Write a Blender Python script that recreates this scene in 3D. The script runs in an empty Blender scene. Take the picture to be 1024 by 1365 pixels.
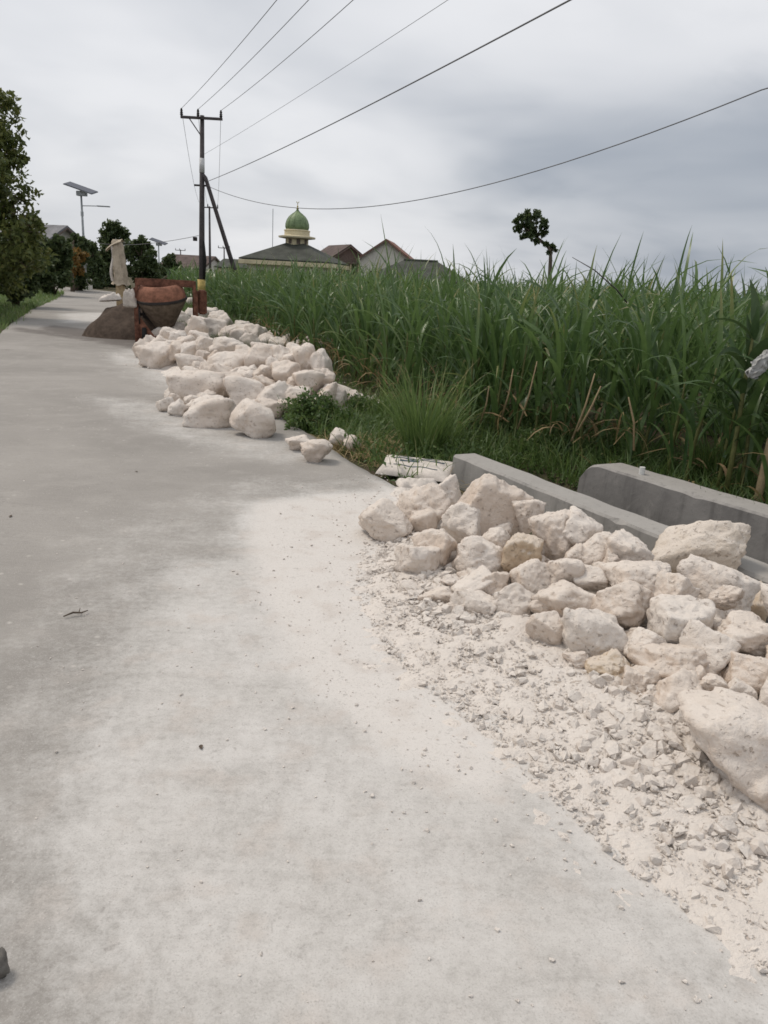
import bpy, bmesh, math, random
import numpy as np
from mathutils import Vector, Matrix
R = math.radians
rng = np.random.default_rng(7)
random.seed(7)
scene = bpy.context.scene
col = scene.collection

# ------------------------------------------------------------------ camera
CAM_H, PITCH, ROLL, F = 1.65, R(16.598), R(3.2), 1030.0
cam_data = bpy.data.cameras.new('camera')
cam_data.sensor_fit = 'VERTICAL'; cam_data.sensor_height = 36.0
cam_data.lens = 36.0 * F / 1365.0
cam_data.clip_start = 0.05; cam_data.clip_end = 5000
cam = bpy.data.objects.new('camera', cam_data); col.objects.link(cam)
cam.matrix_world = (Matrix.Translation((0, 0, CAM_H)) @ Matrix.Rotation(math.pi/2 - PITCH, 4, 'X')
                    @ Matrix.Rotation(ROLL, 4, 'Z'))
scene.camera = cam

# ------------------------------------------------------------------ sky and sun
SUN_EL, SUN_AZ = R(57), R(-62)          # azimuth from +Y, clockwise positive
world = bpy.data.worlds.new('World'); scene.world = world; world.use_nodes = True
def build_world():
    nt = world.node_tree; N = nt.nodes; L = nt.links
    bg = N['Background']; bg.inputs['Strength'].default_value = 0.1
    sky = N.new('ShaderNodeTexSky'); sky.sky_type = 'NISHITA'; sky.sun_disc = False
    sky.sun_elevation = SUN_EL; sky.sun_rotation = SUN_AZ; sky.dust_density = 3.0
    tc = N.new('ShaderNodeTexCoord')
    sep = N.new('ShaderNodeSeparateXYZ'); L.new(tc.outputs['Generated'], sep.inputs[0])
    def M(op, a, b=None, c=None, clamp=False):
        m = N.new('ShaderNodeMath'); m.operation = op; m.use_clamp = clamp
        for i, v in enumerate((a, b, c)):
            if v is None: continue
            if isinstance(v, (int, float)): m.inputs[i].default_value = v
            else: L.new(v, m.inputs[i])
        return m.outputs[0]
    def ss(v, a, b):
        m = N.new('ShaderNodeMapRange'); m.interpolation_type = 'SMOOTHSTEP'
        L.new(v, m.inputs[0]); m.inputs[1].default_value = a; m.inputs[2].default_value = b
        return m.outputs[0]
    zc = M('MAXIMUM', sep.outputs[2], 0.0)
    den = M('ADD', zc, 0.22)
    cx = M('DIVIDE', sep.outputs[0], den); cy = M('DIVIDE', sep.outputs[1], den)
    cmb = N.new('ShaderNodeCombineXYZ'); L.new(cx, cmb.inputs[0]); L.new(cy, cmb.inputs[1])
    def noise(scale, detail, rough, off, dist=0.3):
        mp = N.new('ShaderNodeMapping'); mp.inputs['Location'].default_value = off
        L.new(cmb.outputs[0], mp.inputs[0])
        n = N.new('ShaderNodeTexNoise'); n.inputs['Scale'].default_value = scale
        n.inputs['Detail'].default_value = detail; n.inputs['Roughness'].default_value = rough
        n.inputs['Distortion'].default_value = dist
        L.new(mp.outputs[0], n.inputs['Vector']); return n.outputs[0]
    n1 = noise(0.8, 4, 0.5, (3.1, 0.4, 0)); n2 = noise(2.0, 5, 0.5, (0.7, 5.2, 0), 0.35)
    # a heavy rain-cloud bank that fills the right-hand side of the sky, low down
    az = M('ARCTAN2', sep.outputs[0], sep.outputs[1])
    azn = M('ADD', az, M('MULTIPLY', M('SUBTRACT', n1, 0.5), 0.6))
    eln = M('ADD', sep.outputs[2], M('MULTIPLY', M('SUBTRACT', n2, 0.5), 0.16))
    bank = M('MULTIPLY', M('MULTIPLY', ss(azn, -0.2, 0.3), ss(eln, 0.29, 0.14)), ss(eln, -0.3, 0.06))
    bank = M('MULTIPLY', bank, 0.64)
    soft = M('MULTIPLY', ss(n1, 0.42, 0.64), 0.27)
    wisps = M('MULTIPLY', ss(n2, 0.45, 0.75), 0.13)
    dark = M('MINIMUM', M('ADD', M('ADD', bank, soft), wisps), 1.0)
    mix = N.new('ShaderNodeMix'); mix.data_type = 'RGBA'
    L.new(dark, mix.inputs['Factor'])
    mix.inputs[6].default_value = (7.45, 7.5, 7.7, 1)
    mix.inputs[7].default_value = (2.95, 3.3, 3.85, 1)
    mix2 = N.new('ShaderNodeMix'); mix2.data_type = 'RGBA'
    mix2.inputs['Factor'].default_value = 0.93
    L.new(sky.outputs[0], mix2.inputs[6]); L.new(mix.outputs[2], mix2.inputs[7])
    L.new(mix2.outputs[2], bg.inputs['Color'])
build_world()
sun_d = bpy.data.lights.new('sun', 'SUN'); sun_d.energy = 1.5; sun_d.angle = R(16); sun_d.color = (1.0, 0.9, 0.78)
sun = bpy.data.objects.new('sun', sun_d); col.objects.link(sun)
sd = Vector((math.sin(SUN_AZ)*math.cos(SUN_EL), math.cos(SUN_AZ)*math.cos(SUN_EL), math.sin(SUN_EL)))
sun.rotation_euler = (-sd).to_track_quat('-Z', 'Y').to_euler(); sun.location = (0, -5, 30)
vs = scene.view_settings
vs.view_transform = 'Standard'; vs.look = 'None'; vs.gamma = 1.0; vs.use_curve_mapping = False; vs.exposure = 0.18
scene.render.engine = 'CYCLES'; scene.cycles.filter_width = 1.65

# ------------------------------------------------------------------ pixel -> place
def ray(x, y):
    u = (x-512.0)/F; v = -(y-682.5)/F
    c, s = math.cos(ROLL), math.sin(ROLL); cp, sp = math.cos(PITCH), math.sin(PITCH)
    u2 = u*c - v*s; v2 = u*s + v*c
    return np.array([u2, cp+v2*sp, -sp+v2*cp])
CAMP = np.array([0, 0, CAM_H])
def g(x, y, z=0.0):
    r = ray(x, y); return CAMP + r*((z-CAM_H)/r[2])
def at(x, y, Y):
    r = ray(x, y); return CAMP + r*(Y/r[1])
# the drain's own frame: t runs along the drain towards the viewer, s towards the road
O2 = np.array([0.59, 6.78]); DT = np.array([0.48, -0.877]); DS = np.array([-0.877, -0.48])
def st(x, y):
    dx = x-O2[0]; dy = y-O2[1]
    return dx*DS[0]+dy*DS[1], dx*DT[0]+dy*DT[1]
def w2(s, t):
    return O2[0]+s*DS[0]+t*DT[0], O2[1]+s*DS[1]+t*DT[1]

# ------------------------------------------------------------------ numpy noise
def _h(ix, iy, iz, seed):
    n = (ix.astype(np.int64)*374761393 + iy.astype(np.int64)*668265263 + iz.astype(np.int64)*2147483647 + seed*1274126177) & 0xFFFFFFFF
    n = ((n ^ (n >> 13))*1274126177) & 0xFFFFFFFF
    n = n ^ (n >> 16)
    return (n & 0xFFFF)/65535.0
def vnoise(P, seed=0):
    I = np.floor(P).astype(np.int64); f = P-I; f = f*f*(3-2*f)
    r = 0
    for a in (0, 1):
        for b in (0, 1):
            for c in (0, 1):
                w = (f[:, 0] if a else 1-f[:, 0])*(f[:, 1] if b else 1-f[:, 1])*(f[:, 2] if c else 1-f[:, 2])
                r = r + w*_h(I[:, 0]+a, I[:, 1]+b, I[:, 2]+c, seed)
    return r*2-1
def fbm(P, seed=0, oct=3):
    r = 0; a = 1.0
    for o in range(oct):
        r = r + a*vnoise(P*(2.03**o)+o*17.3, seed+o); a *= 0.5
    return r
def P3(x, y, z=0.0):
    return np.stack([np.asarray(x, float).ravel(), np.asarray(y, float).ravel(), np.zeros(np.size(x))+z], 1)

# ------------------------------------------------------------------ mesh helpers
def raw_mesh(name, V, faces, mat=None, smooth=False, attrs=None):
    """faces: an (n,k) array or a list of such arrays"""
    me = bpy.data.meshes.new(name)
    V = np.asarray(V, np.float32)
    fl = faces if isinstance(faces, list) else [faces]
    fl = [np.asarray(f, np.int32) for f in fl if len(f)]
    me.vertices.add(len(V)); me.vertices.foreach_set('co', V.ravel())
    idx = np.concatenate([f.ravel() for f in fl]); tot = np.concatenate([np.full(len(f), f.shape[1], np.int32) for f in fl])
    start = np.concatenate([[0], np.cumsum(tot)[:-1]]).astype(np.int32)
    me.loops.add(len(idx)); me.loops.foreach_set('vertex_index', idx)
    me.polygons.add(len(tot)); me.polygons.foreach_set('loop_start', start)
    try: me.polygons.foreach_set('loop_total', tot)
    except Exception: pass
    me.update(calc_edges=True)
    if attrs:
        for k, v in attrs.items():
            a = me.attributes.new(k, 'FLOAT', 'POINT'); a.data.foreach_set('value', np.asarray(v, np.float32))
    me.polygons.foreach_set('use_smooth', np.full(len(me.polygons), bool(smooth)))
    if mat: me.materials.append(mat)
    return me
def link(name, me, parent=None, loc=None, rot=None, scale=None):
    o = bpy.data.objects.new(name, me); col.objects.link(o)
    if parent is not None: o.parent = parent
    if loc is not None: o.location = loc
    if rot is not None: o.rotation_euler = rot
    if scale is not None: o.scale = scale
    return o
def tag(o, label=None, cat=None, group=None, kind=None):
    if label: o['label'] = label
    if cat: o['category'] = cat
    if group: o['group'] = group
    if kind: o['kind'] = kind
    return o
def empty(name, loc, rz=0.0):
    o = bpy.data.objects.new(name, None); col.objects.link(o)
    o.location = loc; o.rotation_euler = (0, 0, rz); o.empty_display_size = 0.1
    return o
class MB:
    """collects solids, builds one mesh"""
    def __init__(s): s.V = []; s.Fq = []; s.n = 0
    def add(s, V, Fs):
        V = np.asarray(V, float); s.V.append(V)
        for f in Fs: s.Fq.append([i+s.n for i in f])
        s.n += len(V); return s
    def box(s, c, d, M=None):
        x, y, z = d[0]/2, d[1]/2, d[2]/2
        V = np.array([[-x,-y,-z],[x,-y,-z],[x,y,-z],[-x,y,-z],[-x,-y,z],[x,-y,z],[x,y,z],[-x,y,z]])
        if M is not None: V = V @ np.array(M.to_3x3()).T
        return s.add(V+np.array(c), [(0,3,2,1),(4,5,6,7),(0,1,5,4),(1,2,6,5),(2,3,7,6),(3,0,4,7)])
    def tube(s, pts, rad, n=10, cap=True):
        pts = [np.asarray(p, float) for p in pts]; m = len(pts)
        if isinstance(rad, (int, float)): rad = [rad]*m
        up0 = None; V = []
        for i, p in enumerate(pts):
            d = pts[min(i+1, m-1)]-pts[max(i-1, 0)]; d = d/(np.linalg.norm(d)+1e-9)
            if up0 is None:
                up0 = np.array([0,0,1.]) if abs(d[2]) < .9 else np.array([1.,0,0])
            a = np.cross(d, up0); a /= np.linalg.norm(a)+1e-9; b = np.cross(a, d); up0 = b
            for k in range(n):
                th = 2*math.pi*k/n; V.append(p+rad[i]*(math.cos(th)*a+math.sin(th)*b))
        Fs = []
        for i in range(m-1):
            for k in range(n):
                k2 = (k+1) % n; Fs.append((i*n+k, (i+1)*n+k, (i+1)*n+k2, i*n+k2))
        if cap: Fs.append(tuple(range(n))); Fs.append(tuple((m-1)*n+k for k in reversed(range(n))))
        return s.add(V, Fs)
    def lathe(s, prof, n=24, c=(0,0,0), M=None, cap=True):
        V = []
        for r, z in prof:
            for k in range(n):
                th = 2*math.pi*k/n; V.append((r*math.cos(th), r*math.sin(th), z))
        V = np.array(V)
        if M is not None: V = V @ np.array(M.to_3x3()).T
        m = len(prof); Fs = []
        for i in range(m-1):
            for k in range(n):
                k2 = (k+1) % n; Fs.append((i*n+k, i*n+k2, (i+1)*n+k2, (i+1)*n+k))
        if cap: Fs.append(tuple(reversed(range(n)))); Fs.append(tuple((m-1)*n+k for k in range(n)))
        return s.add(V+np.array(c), Fs)
    def prism(s, poly, h0, h1, axis='z', M=None, c=(0,0,0)):
        n = len(poly)
        V = [(p[0], p[1], h0) for p in poly]+[(p[0], p[1], h1) for p in poly]
        V = np.array(V, float)
        if axis == 'y': V = V[:, [0, 2, 1]]
        if axis == 'x': V = V[:, [2, 0, 1]]
        if M is not None: V = V @ np.array(M.to_3x3()).T
        Fs = [tuple(reversed(range(n))), tuple(range(n, 2*n))]+[(i, (i+1) % n, n+(i+1) % n, n+i) for i in range(n)]
        return s.add(V+np.array(c), Fs)
    def build(s, name, mat, parent=None, bevel=0, smooth=False, fixn=True, loc=None, rot=None, seg=2):
        me = bpy.data.meshes.new(name)
        me.from_pydata(np.concatenate(s.V).tolist(), [], s.Fq)
        bm = bmesh.new(); bm.from_mesh(me)
        if fixn: bmesh.ops.recalc_face_normals(bm, faces=bm.faces)
        if bevel: bmesh.ops.bevel(bm, geom=[e for e in bm.edges if e.calc_face_angle(0) > 0.6], offset=bevel, segments=seg, affect='EDGES', clamp_overlap=True)
        bm.to_mesh(me); bm.free()
        if smooth: me.polygons.foreach_set('use_smooth', np.ones(len(me.polygons), bool))
        me.materials.append(mat)
        return link(name, me, parent, loc, rot)
def grid_faces(nu, nv):
    i = np.arange(nu-1)[:, None]*nv+np.arange(nv-1)[None, :]; i = i.ravel()
    return np.stack([i, i+nv, i+nv+1, i+1], 1)

# ------------------------------------------------------------------ materials
class NT:
    def __init__(s, name):
        s.m = bpy.data.materials.new(name); s.m.use_nodes = True
        s.t = s.m.node_tree; s.N = s.t.nodes; s.L = s.t.links
        s.b = s.N['Principled BSDF']; s.tc = s.N.new('ShaderNodeTexCoord')
        s.b.inputs['Specular IOR Level'].default_value = 0.25
        s.b.inputs['Roughness'].default_value = 0.9
    def put(s, sock, v):
        if isinstance(v, (int, float)): sock.default_value = v
        elif isinstance(v, (tuple, list)): sock.default_value = (*v, 1) if len(v) == 3 and sock.type == 'RGBA' else v
        else: s.L.new(v, sock)
    def vec(s, kind='Object', scale=(1,1,1), rot=(0,0,0), off=(0,0,0)):
        mp = s.N.new('ShaderNodeMapping'); mp.inputs['Scale'].default_value = scale; mp.inputs['Rotation'].default_value = rot
        mp.inputs['Location'].default_value = off
        if kind == 'World': src = s.N.new('ShaderNodeNewGeometry').outputs['Position']
        else: src = s.tc.outputs[kind]
        s.L.new(src, mp.inputs[0]); return mp.outputs[0]
    def noise(s, vec, scale, detail=4, rough=0.55, dist=0.0):
        n = s.N.new('ShaderNodeTexNoise'); s.L.new(vec, n.inputs['Vector'])
        n.inputs['Scale'].default_value = scale; n.inputs['Detail'].default_value = detail
        n.inputs['Roughness'].default_value = rough; n.inputs['Distortion'].default_value = dist
        return n.outputs[0]
    def voro(s, vec, scale, feat='F1'):
        n = s.N.new('ShaderNodeTexVoronoi'); s.L.new(vec, n.inputs['Vector']); n.inputs['Scale'].default_value = scale
        n.feature = feat; return n.outputs['Distance']
    def math(s, op, a, b=None, clamp=False):
        m = s.N.new('ShaderNodeMath'); m.operation = op; m.use_clamp = clamp
        s.put(m.inputs[0], a)
        if b is not None: s.put(m.inputs[1], b)
        return m.outputs[0]
    def ss(s, v, a, b, lo=0.0, hi=1.0):
        m = s.N.new('ShaderNodeMapRange'); m.interpolation_type = 'SMOOTHSTEP'; s.put(m.inputs[0], v)
        m.inputs[1].default_value = a; m.inputs[2].default_value = b; m.inputs[3].default_value = lo; m.inputs[4].default_value = hi
        return m.outputs[0]
    def mix(s, f, a, b, mode='MIX'):
        m = s.N.new('ShaderNodeMix'); m.data_type = 'RGBA'; m.blend_type = mode
        s.put(m.inputs[0], f); s.put(m.inputs[6], a); s.put(m.inputs[7], b); return m.outputs[2]
    def attr(s, name):
        a = s.N.new('ShaderNodeAttribute'); a.attribute_name = name; return a.outputs['Fac']
    def orand(s):
        return s.N.new('ShaderNodeObjectInfo').outputs['Random']
    def col(s, v): s.put(s.b.inputs['Base Color'], v); return s
    def rough(s, v): s.put(s.b.inputs['Roughness'], v); return s
    def bump(s, h, strength=0.3, dist=0.01):
        b = s.N.new('ShaderNodeBump'); b.inputs['Strength'].default_value = strength; b.inputs['Distance'].default_value = dist
        s.L.new(h, b.inputs['Height']); s.L.new(b.outputs[0], s.b.inputs['Normal']); return s
    def trans(s, colv, f=0.3):
        tr = s.N.new('ShaderNodeBsdfTranslucent'); s.put(tr.inputs[0], colv)
        mx = s.N.new('ShaderNodeMixShader'); mx.inputs[0].default_value = f
        out = s.N['Material Output']; s.L.new(s.b.outputs[0], mx.inputs[1]); s.L.new(tr.outputs[0], mx.inputs[2]); s.L.new(mx.outputs[0], out.inputs[0])
        return s
def simple(name, c, rough=0.8, var=0.25, scale=6.0, bump=0.15, metal=0.0, kind='Object'):
    n = NT(name); v = n.vec(kind); k = n.noise(v, scale, 5, 0.6); k2 = n.noise(v, scale*6, 3, 0.6)
    d = tuple(x*(1-var) for x in c); e = tuple(min(1, x*(1+var)) for x in c)
    n.col(n.mix(n.ss(n.math('ADD', n.math('MULTIPLY', k, .7), n.math('MULTIPLY', k2, .3)), .3, .7), d, e)).rough(rough)
    n.b.inputs['Metallic'].default_value = metal
    if bump: n.bump(n.math('ADD', k, n.math('MULTIPLY', k2, .4)), bump, 0.01)
    return n.m
MAT = {}
def mk_rock(name, c0, c1, tint, pw=.5):
    n = NT(name); v = n.vec('World')
    big = n.noise(v, 3.0, 4, .55); mid = n.noise(v, 12, 6, .65, .4); fine = n.noise(v, 60, 5, .7)
    c = n.mix(n.ss(big, .35, .65), c0, c1)
    c = n.mix(n.math('MULTIPLY', n.ss(mid, .5, .7), .5), c, tint)
    r = n.orand()
    c = n.mix(n.math('MULTIPLY', n.ss(r, .55, 1.0), .4), c, tint)
    c = n.mix(n.math('MULTIPLY', n.ss(r, .4, 0.0), .5), c, (.70, .65, .595))
    # pale powder lies on whatever faces up
    nz = n.N.new('ShaderNodeSeparateXYZ'); n.L.new(n.N.new('ShaderNodeNewGeometry').outputs['Normal'], nz.inputs[0])
    up = n.ss(n.math('ADD', nz.outputs[2], n.math('MULTIPLY', n.math('SUBTRACT', mid, .5), 1.1)), .35, .85)
    c = n.mix(n.math('MULTIPLY', up, pw), c, (.71, .66, .607))
    soil = n.math('MULTIPLY', n.ss(n.noise(v, 5.5, 5, .65, .6), .56, .7), n.ss(n.math('FRACT', n.math('MULTIPLY', r, 7.3)), .45, .9))
    c = n.mix(n.math('MULTIPLY', soil, .5), c, (.36, .285, .215))
    pits = n.math('MULTIPLY', n.ss(n.noise(v, 42, 3, .5), .6, .68), n.ss(mid, .42, .58))
    c = n.mix(n.math('MULTIPLY', pits, .5), c, (.34, .26, .2))
    cr = n.math('MULTIPLY', n.ss(n.voro(n.vec('World'), 7, 'DISTANCE_TO_EDGE'), .035, .0), n.ss(n.noise(v, 5, 3), .5, .62))
    n.col(c).rough(.95); n.b.inputs['Specular IOR Level'].default_value = .1
    h = n.math('ADD', n.math('ADD', n.math('MULTIPLY', mid, 1.3), n.math('MULTIPLY', fine, .45)), n.math('ADD', n.math('MULTIPLY', pits, -.6), n.math('MULTIPLY', cr, -.12)))
    n.bump(h, .7, .026); return n.m
MAT['rock'] = mk_rock('limestone', (.655, .57, .495), (.725, .66, .6), (.54, .42, .325))
MAT['rubble'] = mk_rock('limestone_crushed', (.60, .54, .487), (.66, .607, .56), (.54, .465, .4), .7)
MAT['rock_tan'] = mk_rock('limestone_tan', (.56, .45, .33), (.62, .51, .39), (.44, .32, .21))
def mk_road():
    n = NT('dusty_concrete'); v = n.vec('World'); dust = n.attr('dust'); stain = n.attr('stain')
    big = n.noise(v, .55, 5, .55, .4); mid = n.noise(v, 3.2, 6, .62); fine = n.noise(v, 26, 5, .65)
    ang = math.atan2(DT[1], DT[0])
    br = n.vec('World', (3.5, 42, 1), (0, 0, -(ang+math.pi/2))); brush = n.noise(br, 1.0, 4, .6)
    br2 = n.vec('World', (1.2, 9, 1), (0, 0, -(ang+math.pi/2))); streak = n.noise(br2, 1.0, 5, .6)
    c = n.mix(n.ss(big, .3, .7), (.25, .236, .218), (.325, .307, .285))
    c = n.mix(n.math('MULTIPLY', n.ss(mid, .45, .75), .5), c, (.37, .35, .325))
    c = n.mix(n.math('MULTIPLY', n.ss(fine, .55, .75), .35), c, (.165, .15, .138))
    c = n.mix(n.math('MULTIPLY', n.ss(brush, .5, .72), .25), c, (.2, .19, .178))
    # crumbs of pale stone trodden into the surface
    vd = n.voro(n.vec('World'), 34); crumb = n.math('MULTIPLY', n.ss(vd, .16, .07), n.ss(n.noise(v, 1.3, 3), .5, .62)); grit = n.noise(v, 75, 5, .75); agg = n.noise(v, 190, 3, .7); patch = n.noise(v, 7.5, 6, .7, .5)
    c = n.mix(n.math('MULTIPLY', crumb, .7), c, (.6, .56, .52))
    vd2 = n.voro(n.vec('World', off=(3.3, 7.7, 0)), 9); smear = n.math('MULTIPLY', n.ss(n.math('ADD', vd2, n.math('MULTIPLY', fine, .25)), .3, .16), n.ss(n.noise(v, .8, 3), .48, .6))
    c = n.mix(n.math('MULTIPLY', smear, .5), c, (.58, .55, .51))
    # limestone powder
    k = n.math('ADD', n.math('ADD', n.math('MULTIPLY', mid, .24), n.math('MULTIPLY', fine, .36)), n.math('ADD', n.math('ADD', n.math('MULTIPLY', streak, .12), n.math('MULTIPLY', patch, .22)), n.math('ADD', n.math('MULTIPLY', brush, .1), n.math('MULTIPLY', n.math('SUBTRACT', grit, .5), .45))))
    lvl = n.math('ADD', n.math('SUBTRACT', n.math('MULTIPLY', dust, 1.15), .05), n.math('MULTIPLY', n.math('SUBTRACT', k, .52), 1.75))
    pw = n.ss(lvl, .15, .95)
    pc = n.mix(n.ss(n.noise(v, 1.6, 4), .35, .65), (.545, .53, .505), (.595, .58, .558)); pc = n.mix(n.ss(dust, .6, .92), pc, (.64, .61, .577))
    pc = n.mix(n.math('MULTIPLY', n.ss(n.noise(v, 5, 4), .5, .7), .5), pc, (.53, .475, .43))
    c = n.mix(n.math('MULTIPLY', pw, .93), c, pc)
    sp = n.math('MULTIPLY', n.ss(n.noise(v, 22, 4, .6, .6), .6, .7), n.ss(n.noise(v, 2.3, 4), .42, .62))
    c = n.mix(n.math('MULTIPLY', sp, .42), c, (.23, .215, .2))
    c = n.mix(n.math('MULTIPLY', n.ss(grit, .53, .7), .42), c, (.2, .187, .168))
    c = n.mix(n.math('MULTIPLY', n.ss(agg, .55, .7), .38), c, (.2, .188, .17))
    c = n.mix(n.math('MULTIPLY', n.ss(agg, .45, .32), .3), c, (.62, .595, .56))
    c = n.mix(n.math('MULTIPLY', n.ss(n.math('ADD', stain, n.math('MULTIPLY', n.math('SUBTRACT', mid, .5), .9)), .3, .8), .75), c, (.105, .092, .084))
    n.col(c).rough(.92); n.b.inputs['Specular IOR Level'].default_value = .2
    n.bump(n.math('ADD', n.math('ADD', n.math('ADD', n.math('MULTIPLY', fine, .5), n.math('MULTIPLY', grit, .5)), n.math('MULTIPLY', brush, .6)), n.math('MULTIPLY', crumb, 1.2)), .45, .008)
    return n.m
MAT['road'] = mk_road()
def mk_concrete(name, a, b, top=(.36, .345, .325)):
    n = NT(name); v = n.vec('World'); m1 = n.noise(v, 2.2, 6, .62, .3); m2 = n.noise(v, 20, 5, .65); m3 = n.noise(v, 6, 5, .6, .5)
    run = n.noise(n.vec('World', (9, 9, 1.0)), 1.0, 5, .6)
    c = n.mix(n.ss(m1, .3, .7), a, b); c = n.mix(n.math('MULTIPLY', n.ss(run, .5, .72), .5), c, tuple(x*.5 for x in a))
    c = n.mix(n.math('MULTIPLY', n.ss(m3, .56, .72), .5), c, (.34, .325, .305))
    nz = n.N.new('ShaderNodeSeparateXYZ'); n.L.new(n.N.new('ShaderNodeNewGeometry').outputs['Normal'], nz.inputs[0])
    up = n.ss(n.math('ADD', nz.outputs[2], n.math('MULTIPLY', n.math('SUBTRACT', m3, .5), .8)), .45, .8)
    c = n.mix(n.math('MULTIPLY', up, .75), c, top)          # paler tone mixed in where the wall faces up
    c = n.mix(n.math('MULTIPLY', n.ss(m2, .56, .7), .35), c, tuple(x*.6 for x in a)); n.col(c).rough(.93)
    n.bump(n.math('ADD', n.math('MULTIPLY', m3, .6), n.math('MULTIPLY', m2, .5)), .45, .015); return n.m
MAT['wall'] = mk_concrete('drain_concrete', (.21, .205, .195), (.3, .29, .275))
MAT['wall_dark'] = mk_concrete('drain_concrete_damp', (.18, .172, .165), (.27, .258, .245))
def mk_leaf(name, a, b, dry, rough=.5, dry_amt=.15, tr=.3):
    n = NT(name); rnd = n.attr('rnd'); u = n.attr('u')
    c = n.mix(rnd, a, b)
    c = n.mix(n.ss(n.math('ADD', rnd, n.math('MULTIPLY', u, .35)), 1.25-dry_amt, 1.32), c, dry)
    v = n.vec('World'); c = n.mix(n.math('MULTIPLY', n.ss(n.noise(v, 9, 3), .45, .7), .3), c, tuple(x*1.6 for x in b))
    n.col(c).rough(rough); n.b.inputs['Specular IOR Level'].default_value = .4
    n.trans(n.mix(.5, c, tuple(x*1.7 for x in b)), tr); return n.m
MAT['cane'] = mk_leaf('sugarcane_leaf', (.04, .085, .028), (.12, .19, .062), (.32, .27, .12), .32, .16)
MAT['cane_far'] = mk_leaf('sugarcane_leaf_far', (.075, .135, .045), (.13, .2, .065), (.3, .26, .13), .5, .08)
MAT['drycane'] = mk_leaf('dry_cane_leaf', (.17, .11, .055), (.33, .25, .13), (.12, .065, .035), .7, .3, .2)
MAT['grass'] = mk_leaf('grass_blade', (.07, .13, .035), (.155, .22, .07), (.32, .26, .12), .42, .12)
MAT['straw'] = mk_leaf('straw', (.3, .23, .12), (.45, .36, .2), (.2, .15, .07), .8, .1, .2)
MAT['weed'] = mk_leaf('weed_leaf', (.042, .085, .024), (.115, .175, .05), (.22, .19, .08), .5, .2)
MAT['tree'] = mk_leaf('tree_leaf', (.045, .07, .02), (.15, .17, .05), (.22, .2, .06), .5, .2)
MAT['tree_far'] = mk_leaf('tree_leaf_dark', (.034, .06, .024), (.09, .12, .045), (.14, .13, .04), .5, .12)
MAT['orange'] = mk_leaf('tree_leaf_rust', (.13, .1, .025), (.22, .12, .03), (.3, .14, .04), .6, .2)
MAT['broad'] = mk_leaf('broad_leaf', (.028, .058, .02), (.06, .1, .035), (.12, .11, .05), .45, .08, .2)
MAT['bark'] = simple('bark', (.11, .085, .065), .95, .4, 9, .5)
MAT['stalk'] = simple('cane_stalk', (.11, .115, .04), .6, .4, 12, .2)
def mk_ground():
    n = NT('soil_and_grass'); v = n.vec('World'); a = n.noise(v, 1.1, 5, .6); b = n.noise(v, 13, 5, .65)
    c = n.mix(n.ss(a, .35, .65), (.06, .058, .03), (.1, .078, .052)); c = n.mix(n.ss(b, .5, .75), c, (.05, .075, .025))
    n.col(c).rough(1.0); n.bump(b, .8, .05); return n.m
MAT['ground'] = mk_ground()
MAT['sand'] = simple('wet_sand', (.075, .055, .042), .95, .35, 9, .6, kind='World')
MAT['rust'] = simple('rusty_red_paint', (.15, .068, .045), .85, .6, 9, .4)
MAT['drum_red'] = simple('faded_red_paint', (.25, .115, .075), .85, .45, 6, .5)
MAT['drum_dirt'] = simple('cement_crusted_steel', (.15, .115, .086), .9, .4, 9, .5)
MAT['steel_dark'] = simple('dark_steel', (.035, .03, .028), .6, .4, 12, .2)
MAT['rubber'] = simple('rubber', (.022, .021, .02), .85, .3, 20, .2)
MAT['paper'] = simple('sack_paper', (.44, .375, .29), .85, .25, 7, .35)
MAT['white_sack'] = simple('white_woven_sack', (.6, .55, .5), .75, .2, 10, .35)
MAT['ink'] = simple('printed_ink', (.06, .09, .115), .8, .3, 30, 0)
MAT['polew'] = simple('pole_steel_weathered', (.075, .065, .066), .7, .35, 5, .2)
MAT['band_white'] = simple('white_band', (.6, .6, .6), .7, .15, 8, .05)
MAT['yellow'] = simple('yellow_plate', (.5, .38, .13), .7, .35, 9, .1)
MAT['galv'] = simple('galvanised_steel', (.33, .35, .36), .5, .2, 8, .05, .3)
MAT['panel'] = simple('solar_panel', (.02, .025, .045), .25, .3, 8, 0)
MAT['wire'] = simple('wire', (.17, .17, .18), .7, .2, 4, 0)
MAT['cream'] = simple('cream_plaster', (.62, .55, .38), .85, .12, 2, .05)
MAT['white_wall'] = simple('white_plaster', (.6, .58, .53), .85, .12, 2, .05)
MAT['dome'] = simple('green_dome', (.17, .235, .12), .5, .35, 5, .1)
MAT['gold'] = simple('gold_paint', (.42, .34, .12), .5, .2, 5, .05)
MAT['bamboo'] = simple('bamboo', (.36, .27, .16), .7, .25, 10, .15)
MAT['window'] = simple('dark_window', (.05, .045, .04), .3, .3, 5, 0)
MAT['brick_wall'] = simple('brick_wall', (.17, .135, .115), .9, .3, 6, .2)
MAT['plastic'] = simple('plastic_film', (.36, .36, .35), .4, .1, 9, .3)
MAT['pvc'] = simple('white_pipe', (.62, .62, .6), .45, .1, 9, .05)
def mk_roof(name, c):
    n = NT(name); v = n.vec('Object'); a = n.noise(v, 1.2, 5, .6); b = n.noise(v, 9, 4, .6)
    cc = n.mix(n.ss(a, .3, .7), tuple(x*.7 for x in c), tuple(x*1.25 for x in c)); cc = n.mix(n.math('MULTIPLY', n.ss(b, .5, .7), .4), cc, tuple(x*.55 for x in c))
    n.col(cc).rough(.85); n.bump(b, .3, .03); return n.m
MAT['roof_green'] = mk_roof('mossy_dark_tile', (.062, .066, .056))
MAT['roof_brown'] = mk_roof('brown_tile', (.105, .078, .07))
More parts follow.
